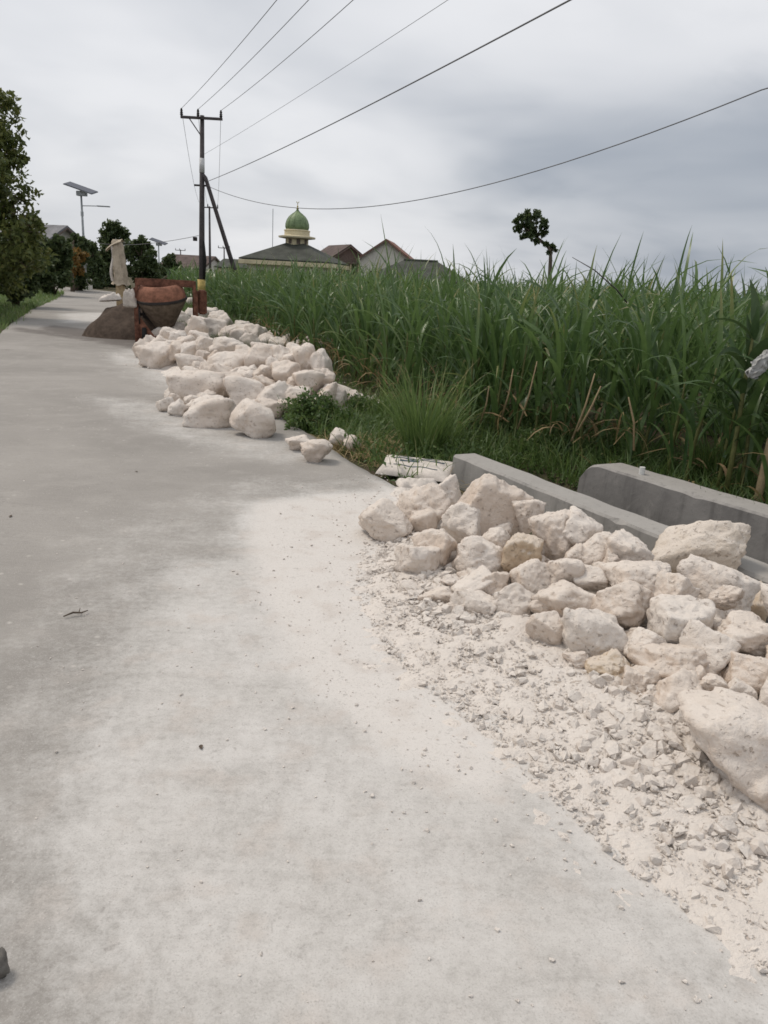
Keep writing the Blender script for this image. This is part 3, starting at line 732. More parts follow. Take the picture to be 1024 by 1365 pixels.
# ------------------------------------------------------------------ leaves
def strips(base, az, th0, th1, length, width, nseg=7, fold=True, pw=1.5, seed=0, twist=0.0):
    """curved tapering leaf blades. th: angle from vertical at base / tip. returns V, F, rnd, u"""
    N = len(base); r_ = np.random.default_rng(seed)
    u = np.linspace(0, 1, nseg+1)
    th = th0[:, None]+(th1-th0)[:, None]*u[None, :]**pw
    ds = length[:, None]/nseg
    rad = np.concatenate([np.zeros((N, 1)), np.cumsum(np.sin((th[:, 1:]+th[:, :-1])/2)*ds, 1)], 1)
    zz = np.concatenate([np.zeros((N, 1)), np.cumsum(np.cos((th[:, 1:]+th[:, :-1])/2)*ds, 1)], 1)
    dx, dy = np.cos(az)[:, None], np.sin(az)[:, None]
    bend = r_.normal(0, .12, N)[:, None]*length[:, None]*u[None, :]**2
    cx = base[:, 0:1]+rad*dx-bend*dy; cy = base[:, 1:2]+rad*dy+bend*dx; cz = base[:, 2:3]+zz
    w = width[:, None]*.5*np.clip(.55+u*2.2, 0, 1)[None, :]*np.clip((1-u)*1.7, 0.0, 1)[None, :]**.75
    tw = (r_.normal(0, .5, N)+twist)[:, None]*u[None, :]+r_.normal(0, .3, N)[:, None]
    sx, sy = -dy, dx
    nx, ny, nz = -np.cos(th)*dx, -np.cos(th)*dy, np.sin(th)     # blade normal
    ct, stn = np.cos(tw), np.sin(tw)
    wx, wy, wz = ct*sx+stn*nx, ct*sy+stn*ny, stn*nz
    A = np.stack([cx+w*wx, cy+w*wy, cz+w*wz], 2); B = np.stack([cx-w*wx, cy-w*wy, cz-w*wz], 2)
    rnd = np.repeat(r_.uniform(0, 1, N), (nseg+1)*(3 if fold else 2))
    if fold:
        Cc = np.stack([cx-w*.35*nx, cy-w*.35*ny, cz-w*.35*nz], 2)
        V = np.stack([A, Cc, B], 2).reshape(-1, 3); k = 3; uu = np.tile(np.repeat(u, 3), N)
        b = np.arange(N)[:, None, None]*(nseg+1)*3+np.arange(nseg)[None, :, None]*3+np.arange(2)[None, None, :]
    else:
        V = np.stack([A, B], 2).reshape(-1, 3); k = 2; uu = np.tile(np.repeat(u, 2), N)
        b = np.arange(N)[:, None, None]*(nseg+1)*2+np.arange(nseg)[None, :, None]*2+np.arange(1)[None, None, :]
    b = b.ravel(); Fs = np.stack([b, b+1, b+1+k, b+k], 1)
    return V, Fs, rnd, uu
def leafcards(C, nrm_out, size, seed=0, aspect=.55, up=.4):
    """pointed leaves of 4 verts (bent diamond)"""
    N = len(C); r_ = np.random.default_rng(seed)
    d = r_.normal(size=(N, 3)); d += nrm_out*.8; d[:, 2] -= .25; d /= np.linalg.norm(d, axis=1)[:, None]
    n = r_.normal(size=(N, 3)); n[:, 2] += up*2; n -= (n*d).sum(1)[:, None]*d; n /= np.linalg.norm(n, axis=1)[:, None]
    s = np.cross(d, n); L_ = size*r_.uniform(.6, 1.3, N)
    a = C-d*L_[:, None]*.5; b = C+d*L_[:, None]*.5-n*L_[:, None]*.12
    m1 = C+s*(L_*aspect*.5)[:, None]+n*(L_*.06)[:, None]; m2 = C-s*(L_*aspect*.5)[:, None]+n*(L_*.06)[:, None]
    V = np.stack([a, m1, b, m2], 1).reshape(-1, 3); i = np.arange(N)*4
    F_ = np.concatenate([np.stack([i, i+1, i+2], 1), np.stack([i, i+2, i+3], 1)])
    return V, F_, np.repeat(r_.uniform(0, 1, N), 4), np.tile([0, .5, 1, .5], N)

# ------------------------------------------------------------------ sugarcane
FRONT = np.array([(-17,58), (-13.2,49), (-7.9,33.5), (-4.3,24), (-2.2,16.8), (-.7,13), (.62,9.9), (1.5,8.3), (2.9,6.6), (5.1,3.7), (8.4,-.2), (11,-3.3)], float)
FR = resample(FRONT, .2)
FT = np.gradient(FR, axis=0); FT /= np.linalg.norm(FT, axis=1)[:, None]; FN = np.stack([-FT[:, 1], FT[:, 0]], 1)   # into the field
if FN[20] @ np.array([1, .3]) < 0: FN = -FN
FS = np.concatenate([[0], np.cumsum(np.linalg.norm(np.diff(FR, axis=0), axis=1))])
def in_view(x, y, m=2.0): return (x > -.60*y-m) & (x < .56*y+m) & (y > -1.5)
def canes(P, nleaf, nseg, fold, seed, zbase=None, hmul=None, wmul=1.0):
    r_ = np.random.default_rng(seed); N = len(P); hm = np.ones(N) if hmul is None else hmul
    rep = np.repeat(np.arange(N), nleaf); n = len(rep)
    k = np.tile(np.arange(nleaf), N)/(nleaf-1)
    zb = terrain_z(P[:, 0], P[:, 1]); hm = hm*np.interp(np.hypot(P[:, 0], P[:, 1]), [8, 16, 24], [.92, .93, .92])*(1+.07*vnoise(P3(P[:, 0], P[:, 1])*.8, 51)); hm = np.where(r_.uniform(0, 1, N) < .07, hm*1.13, hm)
    z0 = .12+.95*k*r_.uniform(.75, 1.1, n); L_ = r_.uniform(.75, 1.25, n)*(.7+.4*np.sin(k*2.4))
    th0 = R(4)+R(30)*(1-k)*r_.uniform(.5, 1.2, n)+r_.normal(0, R(5), n); th1 = R(36)+R(108)*r_.uniform(.0, 1, n)*(1.15-.5*k)
    spear = r_.uniform(0, 1, n) < .05+.16*(k > .8)
    th1 = np.where(spear, R(8)+R(18)*r_.uniform(0, 1, n), th1); L_ = np.where(spear, L_*r_.uniform(.8, 1.35, n), L_*1.08)
    az = r_.uniform(0, 6.283, n)
    base = np.stack([P[rep, 0]+r_.normal(0, .03, n), P[rep, 1]+r_.normal(0, .03, n), zb[rep]+z0*hm[rep]], 1)
    w = r_.uniform(.024, .058, n)*wmul
    return strips(base, az, th0, th1, L_*hm[rep], w, nseg, fold, 1.6, seed)
def build_cane():
    # front row: plants of their own
    protos = []
    r_ = np.random.default_rng(5)
    for i in range(16):
        th1 = R([50, 75, 95, 115, 135, 150, 20, 12][i % 8]+r_.uniform(-8, 8)); th0 = R(r_.uniform(4, 22))
        V, F_, rn, u = strips(np.zeros((1, 3)), np.zeros(1), np.array([th0]), np.array([th1]), np.array([1.0]), np.array([.046]), 9, True, 1.7, 300+i)
        protos.append(raw_mesh('leaf', V, F_, MAT['cane'], True, {'rnd': np.full(len(V), i/16), 'u': u}))
    mb = MB(); pts = [(0, 0, -.05), (.012, .006, .3), (0, .012, .6), (-.01, 0, .95), (0, 0, 1.15)]
    mb.tube(pts, [.019, .016, .015, .012, .006], 7)
    so = mb.build('stalk', MAT['stalk'], smooth=True); stalk_me = so.data; bpy.data.objects.remove(so)
    # positions along the visible front
    pos = []; s = 0; tot = FS[-1]
    while s < tot:
        i = np.searchsorted(FS, s); p = FR[min(i, len(FR)-1)]; nn = FN[min(i, len(FR)-1)]
        dist = np.hypot(*p); q = p+nn*r_.uniform(-.12, .3)
        if in_view(q[0], q[1], .2) and dist < 27: pos.append(q)
        s += .17+.012*dist+r_.uniform(0, .08)
    pos.sort(key=lambda p: np.hypot(*p)); pos = pos[:95]
    for p in pos:
        zb = float(terrain_z(np.array([p[0]]), np.array([p[1]]))[0]); hm = r_.uniform(.82, 1.02)
        e = empty('sugarcane_plant', (p[0], p[1], zb), r_.uniform(0, 6.28)); e.rotation_euler[0] = r_.normal(0, .05); e.rotation_euler[1] = r_.normal(0, .05)
        tag(e, 'green sugarcane plant in the front row '+('behind the round-ended drain wall' if p[1] < 8.2 else 'behind the tall grass clump' if p[1] < 11.5 else 'behind the far boulder heap' if p[1] < 18 else 'past the far boulder heap'), 'plant', 'front row sugarcane plants')
        link('stalk', stalk_me, e, scale=(1, 1, hm))
        nl = 9
        for k in range(nl):
            f = k/(nl-1); top = f > .8
            pi = r_.choice([6, 7, 14, 15, 0]) if (top and r_.uniform() < .6) else r_.choice([0, 1, 2, 3, 4, 8, 9, 10, 11, 12])
            L_ = r_.uniform(.75, 1.2)*(.75+.35*math.sin(f*2.4))
            link('leaf', protos[pi], e, (r_.normal(0, .015), r_.normal(0, .015), (.15+.92*f)*hm), (r_.normal(0, .08), r_.normal(0, .08), k*2.4+r_.uniform(-.5, .5)), (L_, L_*r_.uniform(.9, 1.35), L_))
    # the mass of the field behind
    def scatter(d0, d1, dens, maxdist, seed):
        rr = np.random.default_rng(seed); L_ = FS[-1]; n = int(L_*(d1-d0)*dens); s_ = rr.uniform(0, L_, n); d = rr.uniform(d0, d1, n)
        i = np.clip(np.searchsorted(FS, s_), 0, len(FR)-1); Q = FR[i]+FN[i]*d[:, None]
        m = in_view(Q[:, 0], Q[:, 1], 2.5) & (np.hypot(Q[:, 0], Q[:, 1]) < maxdist); return Q[m]
    parts = []; rr = np.random.default_rng(9)
    A = scatter(.05, 2.2, 9, 30, 21); parts.append(canes(A, 11, 7, True, 31, hmul=rr.uniform(.86, 1.12, len(A))))
    B = scatter(2.2, 7, 4.5, 30, 22); parts.append(canes(B, 10, 6, False, 32, hmul=rr.uniform(.88, 1.14, len(B))))
    A2 = scatter(.0, 6, 3.5, 75, 25); A2 = A2[np.hypot(A2[:, 0], A2[:, 1]) >= 28]; parts.append(canes(A2, 9, 5, False, 35, hmul=rr.uniform(.9, 1.1, len(A2)), wmul=1.6))
    # beyond: to the houses
    n = 9000; y = rr.uniform(6, 72, n); x = rr.uniform(-.3*y, .6*y+3); Q = np.stack([x, y], 1)
    Q = Q[inside(Q, np.concatenate([FR+FN*6.5, [[60, -2], [60, 75], [-10, 75]]]))]; Q = Q[in_view(Q[:, 0], Q[:, 1], 3)]
    parts.append(canes(Q, 8, 4, False, 33, hmul=rr.uniform(.9, 1.12, len(Q)), wmul=1.9))
    Vs, Fs, rn, us, n = [], [], [], [], 0
    for V, F_, r1, u1 in parts: Vs.append(V); Fs.append(F_+n); rn.append(r1); us.append(u1); n += len(V)
    o = link('sugarcane_field', raw_mesh('sugarcane_field', np.concatenate(Vs), np.concatenate(Fs), MAT['cane'], True, {'rnd': np.concatenate(rn), 'u': np.concatenate(us)}))
    tag(o, 'dense field of green sugarcane stretching to the houses', 'sugarcane', kind='stuff')
    # dry trash at the foot of the cane
    C = scatter(-.2, .9, 24, 22, 41); N = len(C)
    V, F_, r1, u1 = strips(np.concatenate([C, (terrain_z(C[:, 0], C[:, 1])+rr.uniform(.0, .55, N)**1.3)[:, None]], 1), rr.uniform(0, 6.28, N), rr.uniform(R(5), R(70), N), rr.uniform(R(70), R(165), N), rr.uniform(.25, .75, N), rr.uniform(.015, .035, N), 5, False, 1.2, 44)
    o = link('dry_cane_leaves', raw_mesh('dry_cane_leaves', V, F_, MAT['drycane'], True, {'rnd': r1, 'u': u1})); tag(o, 'dead brown cane leaves hanging at the foot of the field', 'dry leaves', kind='stuff')
build_cane()
def dry_stalk(pa, pb, Y, label, r=.010):
    Y -= 1.3; a = at(*pa, Y); b = at(*pb, Y-.2); a[2] = max(a[2], -.08); m = (a+b)/2+np.array([.02, 0, .02])
    mb = MB(); mb.tube([a, m, b], [r, r*.9, r*.55], 7); tag(mb.build('dry_cane_stalk', MAT['bamboo'], smooth=True), label, 'stalk', 'dry cane stalks leaning at the field edge')
LS = 'dry tan cane stalk leaning among the front cane'
for a, b, Y in [((762,588),(793,498),8.6), ((770,575),(801,515),8.5), ((668,560),(684,492),9.5), ((690,572),(716,482),9.3), ((640,565),(652,515),9.6), ((845,600),(838,530),8.0)]: dry_stalk(a, b, Y, LS)
a = at(763, 343, 8.3); b = at(822, 386, 7.9); mb = MB(); mb.tube([a, (a+b)/2+np.array([0, 0, .03]), b, b+np.array([.12, 0, -.12])], [.003, .006, .007, .007], 6)
tag(mb.build('leaning_cane', MAT['steel_dark'], smooth=True), 'dark bare cane slanting above the cane tops near the lone tree', 'stalk')

# ------------------------------------------------------------------ grasses and weeds
def grass_clump(name, base, n, L_, spread, th1r, label, mat='grass', w=(.008, .016), seed=1, lean=0):
    r_ = np.random.default_rng(seed); th = r_.uniform(0, 6.28, n); rr = spread*np.sqrt(r_.uniform(0, 1, n))
    B = np.stack([np.cos(th)*rr, np.sin(th)*rr, np.zeros(n)-.03], 1)
    V, F_, rn, u = strips(B, th+r_.normal(0, .5, n), r_.uniform(R(2), R(24), n), r_.uniform(R(th1r[0]), R(th1r[1]), n), r_.uniform(L_*.5, L_, n), r_.uniform(w[0], w[1], n), 7, True, 1.7, seed)
    o = link(name, raw_mesh(name, V, F_, MAT[mat], True, {'rnd': rn, 'u': u}), loc=base); tag(o, label, 'grass'); return o
def gz(px, py):
    p = g(px, py, -.06); p[2] = -.07; return p
grass_clump('grass_clump', gz(562, 612), 260, 1.2, .15, (8, 75), 'tall bright green grass clump at the end of the drain wall', seed=2)
grass_clump('grass_clump', gz(590, 600), 110, .8, .16, (25, 110), 'low arching grass clump behind the tall clump by the drain wall', seed=3)
grass_clump('grass_clump', g(945, 640, 0.0), 190, .62, .12, (10, 80), 'spiky green grass clump behind the round-ended drain wall', seed=4, w=(.01, .018))
grass_clump('grass_clump', gz(520, 560), 160, .55, .28, (20, 90), 'soft grass tuft between leafy weeds and tall clump', seed=5)
grass_clump('grass_clump', gz(486, 548), 130, .45, .25, (20, 90), 'short grass tuft behind the leafy weeds', seed=6)
grass_clump('grass_clump', gz(700, 570), 90, 0.5, .2, (25, 110), 'ragged grass tuft by the leaning dry stalks', seed=40)
grass_clump('grass_clump', gz(830, 600), 90, 0.5, .2, (25, 110), 'arching grass tuft behind the white pipe stub', seed=41)
grass_clump('grass_clump', gz(640, 575), 80, 0.55, .2, (25, 110), 'grass tuft at the back of the straight drain wall', seed=42)
def stuff_leaves(name, parts, mat, label, cat):
    Vs, Fs, rn, us, n = [], [], [], [], 0
    for V, F_, r1, u1 in parts: Vs.append(V); Fs.append(F_+n); rn.append(r1); us.append(u1); n += len(V)
    o = link(name, raw_mesh(name, np.concatenate(Vs), Fs, MAT[mat], True, {'rnd': np.concatenate(rn), 'u': np.concatenate(us)})); tag(o, label, cat, kind='stuff'); return o
def weed_bush(base, rx, ry, h, n, size, label, seed, name='leafy_weed', mat='weed'):
    r_ = np.random.default_rng(seed)
    k = 26; cc = np.stack([r_.normal(0, .45, k)*rx, r_.normal(0, .45, k)*ry, r_.uniform(.2, .9, k)*h], 1)
    cc[:, 2] *= np.clip(1.15-.6*(np.hypot(cc[:, 0]/rx, cc[:, 1]/ry)), .3, 1)
    i = r_.integers(0, k, n); P = cc[i]+r_.normal(0, 1, (n, 3))*np.array([rx*.16, ry*.16, h*.14]); P[:, 2] = np.abs(P[:, 2])
    out = P/np.array([rx, ry, h]); V, F_, rn, u = leafcards(P, out, np.full(n, size), seed, .6)
    e = empty(name, base); tag(e, label, 'plant')
    mb = MB()
    for c in cc[:14]: mb.tube([(c[0]*.15, c[1]*.15, -.04), tuple(c*.6), tuple(c)], [.005, .004, .002], 5)
    mb.build('stem', MAT['stalk'], e)
    link('foliage', raw_mesh('foliage', V, F_, MAT[mat], True, {'rnd': rn, 'u': u}), e)
    return e
weed_bush(gz(415, 572), .36, .32, .42, 2600, .05, 'dark green leafy weed against the boulders of the far heap', 61)
weed_bush(gz(452, 575), .36, .3, .3, 2200, .05, 'low leafy weed spreading onto the road edge', 62)
weed_bush(gz(478, 556), .36, .3, .28, 1900, .045, 'low leafy weed beside the short grass tuft', 63)
weed_bush(g(1000, 600, 0.0)+np.array([.25, .5, -.05]), .5, .45, .75, 2600, .07, 'shrubby weed behind the bamboo stake', 64)
weed_bush(gz(660, 580), .45, .3, .3, 2200, .04, 'weedy mat behind the straight drain wall', 65)
weed_bush(gz(720, 605), .45, .3, .28, 2200, .04, 'weedy mat between the two drain walls', 66)
def build_cover():
    r_ = np.random.default_rng(71); parts = []
    # between road / drain and the cane
    n = 60000; s_ = r_.uniform(0, 1, n)
    i = r_.integers(0, len(FR), n); Q = FR[i]-FN[i]*r_.uniform(-1.2, 2.6, n)[:, None]+r_.normal(0, .1, (n, 2))
    s, t = st(Q[:, 0], Q[:, 1])
    rd = np.full(n, 9.0)
    dR = seg_dist(Q, RIGHT); side = np.array([0.0]*n)
    j = np.argmin(((Q[:, None, :]-ROADC[None, ::6, :])**2).sum(2), 1)*6; side = ((Q-ROADC[j])*ROADN[j]).sum(1)   # >0 on the road
    m = (side < -.06) & in_view(Q[:, 0], Q[:, 1], 1.5) & ~((t > -.05) & (s > -1.35)) & (seg_dist(Q, SPINE2) > .9) & (np.hypot(Q[:, 0], Q[:, 1]) < 45)
    Q = Q[m]; n = len(Q); z = terrain_z(Q[:, 0], Q[:, 1]); hh = r_.uniform(.0, 1, n)**1.5*.16*np.clip(.6+vnoise(P3(Q[:, 0], Q[:, 1])*1.1, 5), .25, 1.4)
    # thick weeds round the end of the drain and along its back
    m2 = 42000; s2 = r_.uniform(-2.7, .5, m2); t2 = r_.uniform(-3.2, 6.5, m2)
    ok = (((t2 < -.06) & (s2 < .45-.0*t2)) | (s2 < -1.36) | ((t2 < .75) & (s2 < -.27))); s2, t2 = s2[ok], t2[ok]; x2, y2 = w2(s2, t2); Q2 = np.stack([x2, y2], 1)
    j = np.argmin(((Q2[:, None, :]-ROADC[None, ::6, :])**2).sum(2), 1)*6; sd2 = ((Q2-ROADC[j])*ROADN[j]).sum(1); Q2 = Q2[sd2 < -.03]
    hb = r_.uniform(0, 1, len(Q2))**1.3*.2*np.clip(.7+.9*vnoise(P3(Q2[:, 0], Q2[:, 1])*1.6, 15), .2, 1.5)
    Q = np.concatenate([Q, Q2]); n = len(Q); z = terrain_z(Q[:, 0], Q[:, 1]); hh = np.concatenate([hh, hb])
    V, F_, rn, u = leafcards(np.concatenate([Q, (z+hh)[:, None]], 1), np.zeros((n, 3)), np.full(n, .05), 72, .5, .6)
    parts.append((V, F_, rn, u))
    k = r_.choice(n, min(n, 17000), False); B = np.concatenate([Q[k], z[k, None]-.01], 1); N = len(B)
    V, F_, rn, u = strips(B, r_.uniform(0, 6.28, N), r_.uniform(R(2), R(30), N), r_.uniform(R(20), R(100), N), r_.uniform(.1, .46, N), r_.uniform(.006, .014, N), 5, False, 1.5, 73)
    parts.append((V, F_, rn, u)); stuff_leaves('ground_cover', parts, 'weed', 'low green weeds covering the ground before the cane', 'weeds')
    # straw at the road edge
    c = gz(510, 605); N = 900; B = c+np.stack([r_.normal(0, .16, N), r_.normal(0, .12, N), np.abs(r_.normal(0, .05, N))], 1)
    c2 = gz(478, 600); B2 = c2+np.stack([r_.normal(0, .12, 300), r_.normal(0, .1, 300), np.abs(r_.normal(0, .03, 300))], 1); B = np.concatenate([B, B2])
    for (ex, ey, m_) in ((445,592,160), (462,602,200), (492,612,260), (520,622,200), (612,640,120), (640,655,120)):
        c3 = gz(ex, ey); B = np.concatenate([B, c3+np.stack([r_.normal(0, .1, m_), r_.normal(0, .09, m_), np.abs(r_.normal(0, .02, m_))], 1)])
    N = len(B)
    p = strips(B, r_.uniform(0, 6.28, N), r_.uniform(R(10), R(80), N), r_.uniform(R(60), R(140), N), r_.uniform(.08, .25, N), r_.uniform(.004, .009, N), 4, False, 1.3, 75)
    stuff_leaves('dry_grass', [p], 'straw', 'dry straw-coloured grass at the road edge before the tall clump', 'dry grass')
    # left verge
    n = 26000; j = r_.integers(60, len(ROADC), n); off = ROADW+.02+r_.uniform(0, 1, n)**1.3*2.6; Q = ROADC[j]+ROADN[j]*off[:, None]+r_.normal(0, .2, (n, 2))
    j2 = np.argmin(((Q[:, None, :]-ROADC[None, ::6, :])**2).sum(2), 1)*6; side = ((Q-ROADC[j2])*ROADN[j2]).sum(1)
    Q = Q[(side > ROADW-.1+.12*vnoise(P3(Q[:, 0], Q[:, 1])*1.5, 3)) & (Q[:, 1] > 13)]; n = len(Q); d = np.hypot(Q[:, 0], Q[:, 1])
    B = np.concatenate([Q, (terrain_z(Q[:, 0], Q[:, 1])-.01)[:, None]], 1)
    p = strips(B, r_.uniform(0, 6.28, n), r_.uniform(R(2), R(30), n), r_.uniform(R(20), R(90), n), r_.uniform(.1, .38, n), r_.uniform(.012, .02, n)*np.clip(d/22, .8, 2), 4, False, 1.5, 76)
    stuff_leaves('verge_grass', [p], 'grass', 'green grass verge along the far side of the road', 'grass')
build_cover()

# ------------------------------------------------------------------ broad-leaved plant, bag and stake at the right
def broad_plant():
    b = at(985, 560, 6.3); b[2] = -.02
    e = empty('broad_leaf_plant', b); tag(e, 'dark broad-leaved plant with upright stem beside the bamboo stake', 'plant')
    tip = at(1008, 425, 6.3)-b; mb = MB(); mb.tube([(0, 0, -.03), tuple(tip*.35+np.array([.01, 0, 0])), tuple(tip*.7), tuple(tip)], [.024, .02, .015, .008], 9); mb.build('stem', MAT['stalk'], e, smooth=True)
    r_ = np.random.default_rng(3)
    spec = [(.98, 20, 70, .4, .075, 0.3), (.9, 35, 150, .5, .06, 2.9), (.75, 30, 140, .45, .06, 3.6), (.8, 25, 140, .5, .07, 5.6), (.62, 40, 120, .5, .09, .9), (.55, 40, 125, .5, .09, 2.6), (.95, 5, 30, .4, .07, 1.4), (.45, 45, 110, .45, .08, 4.6), (.9, 25, 80, .5, .1, 4.4), (.7, 35, 110, .5, .09, 1.8)]
    for i, (f, a, c, L_, w, az) in enumerate(spec*2):
        V, F_, rn, u = strips(np.array([tip*(f if i < 10 else f*.82)]), np.array([az+(0 if i < 10 else .6)]), np.array([R(a)]), np.array([R(c)]), np.array([L_]), np.array([w]), 9, True, 1.3, 400+i)
        link('leaf', raw_mesh('leaf', V, F_, MAT['broad'], True, {'rnd': rn, 'u': u}), e)
broad_plant()
def plastic_bag():
    c = at(1014, 486, 5.9); U, V_ = np.meshgrid(np.linspace(-1, 1, 22), np.linspace(-1, 1, 26), indexing='ij')
    x = U*.052*(1-.35*np.abs(V_)**1.5)*(1+.2*np.sin(3*V_)); z = V_*.115; P = P3(U*2, V_*2.2)
    y = .045*fbm(P*1.6, 6, 3).reshape(U.shape)+.05*(1-U**2)
    x = x+.03*V_*1.0+.02*vnoise(P*1.3, 8).reshape(U.shape)
    Vv = np.stack([x.ravel(), y.ravel(), z.ravel()], 1); Vb = Vv.copy(); Vb[:, 1] = -Vb[:, 1]*.5-.004
    F_ = grid_faces(22, 26); o = link('plastic_bag', raw_mesh('plastic_bag', np.concatenate([Vv, Vb]), np.concatenate([F_, F_+len(Vv)]), MAT['plastic'], True), loc=c, rot=(0, R(20), .2))
    tag(o, 'torn pale plastic bag snagged on the broad-leaved plant', 'bag')
plastic_bag()
mb = MB(); a = g(1008, 672, .05); a[2] = -.1; b = at(1028, 585, a[1]-.1); pts = [a+(b-a)*k for k in (0, .33, .66, 1)]
mb.tube(pts, [.034, .032, .031, .03], 12); tag(mb.build('bamboo_stake', MAT['bamboo'], smooth=True), 'tan bamboo stake standing behind the round-ended drain wall', 'stake')

# ------------------------------------------------------------------ cement sacks by the drain
def sack(name, loc, L_, W_, H_, rz, label, mat, seed, tilt=(0, 0), stripes=False, amp=.25):
    n = 36; m = 22; U, V_ = np.meshgrid(np.linspace(-1, 1, n), np.linspace(-1, 1, m), indexing='ij')
    prof = (np.clip(1-np.abs(U)**5, 0, 1)*np.clip(1-np.abs(V_)**3.2, 0, 1))**.5
    P = P3(U*2.2, V_*1.6); wr = fbm(P+seed, seed, 3).reshape(U.shape)
    ex = 1+.06*vnoise(P*.8, seed+4).reshape(U.shape)
    x = U*L_/2*ex; y = V_*W_/2*ex; zt = H_*prof*(1+amp*wr)+.004; zb = -H_*.25*prof
    VT = np.stack([x.ravel(), y.ravel(), zt.ravel()], 1); VB = np.stack([x.ravel(), y.ravel(), zb.ravel()], 1)
    F_ = grid_faces(n, m)
    e = empty(name, loc, rz); e.rotation_euler[0], e.rotation_euler[1] = tilt; tag(e, label, 'sack')
    link('body', raw_mesh('body', np.concatenate([VT, VB]), np.concatenate([F_, F_[:, ::-1]+len(VT)]), MAT[mat], True), e)
    if stripes:
        for (v0, v1, u0, u1, wav) in ((.34, .46, -.75, .72, .07), (.0, .2, -.5, .05, .0), (.6, .68, -.72, .55, .06), (-.42, -.36, -.6, .6, .04)):
            uu = np.linspace(u0, u1, 30); A = []
            for u in uu:
                for v in (v0, v1):
                    vv = v+wav*math.sin(u*9); iu = (u+1)/2*(n-1); iv = (vv+1)/2*(m-1); i0, j0 = int(iu), int(iv); fu, fv = iu-i0, iv-j0
                    def L2(a): return (a[i0, j0]*(1-fu)*(1-fv)+a[i0+1, j0]*fu*(1-fv)+a[i0, j0+1]*(1-fu)*fv+a[i0+1, j0+1]*fu*fv)
                    A.append((L2(x), L2(y), L2(zt)+.003))
            link('print_stripe', raw_mesh('print_stripe', np.array(A), grid_faces(30, 2)[:, ::-1], MAT['ink'], True), e)
    return e
c = g(556, 634, -.02)
sack('cement_sack', (c[0], c[1]+.06, .03), .66, .36, .05, R(-16), 'flattened white cement sack with dark printed stripes beside the drain wall end', 'white_sack', 3, (R(16), 0), True)
c = g(560, 650, -.05)
sack('cement_sack', (c[0], c[1], -.06), .4, .24, .07, R(10), 'crumpled dirty sack beneath the striped cement sack', 'white_sack', 8, (0, R(8)), False, .5)
# twig and leaf litter on the road
def twig(px, py, L_, rz, label):
    p = g(px, py); mb = MB(); mb.tube([(-L_/2, 0, .006), (-L_*.1, .012, .012), (L_*.2, -.004, .01), (L_/2, .02, .006)], [.003, .005, .004, .002], 6)
    mb.tube([(L_*.1, 0, .01), (L_*.25, .05, .012)], [.003, .0015], 5)
    tag(mb.build('twig', MAT['bark'], loc=(p[0], p[1], .0), rot=(0, 0, rz), smooth=True), label, 'twig')
twig(102, 820, .12, R(35), 'thin dark twig lying on the bare grey road')
twig(492, 603, .3, R(-10), 'dry twig at the road edge beside the straw')
def litter():
    r_ = np.random.default_rng(15)
    pts = [(268,995,.026), (182,630,.03), (15,690,.035)]
    for i, (x, y, sz) in enumerate(pts):
        p = g(x, y); sz *= .42; n = 9; a = np.linspace(0, 2*np.pi, n, endpoint=False); rr = sz*(1+.35*r_.normal(size=n)*.6)
        V = np.stack([np.cos(a)*rr*1.3, np.sin(a)*rr*.7, .004+.3*sz*r_.uniform(0, 1, n)], 1); V = np.concatenate([V, [[0, 0, .35*sz]], [[0, 0, .001]]])
        F_ = np.array([(j, (j+1) % n, n) for j in range(n)]+[((j+1) % n, j, n+1) for j in range(n)])
        o = link('dead_leaf', raw_mesh('dead_leaf', V, F_, MAT['bark']), loc=(p[0], p[1], float(road_z([p[0]], [p[1]])[0])), rot=(0, 0, r_.uniform(0, 6)))
        tag(o, 'small dark dead leaf lying on the dusty road', 'leaf', 'dead leaves on the road')
litter()

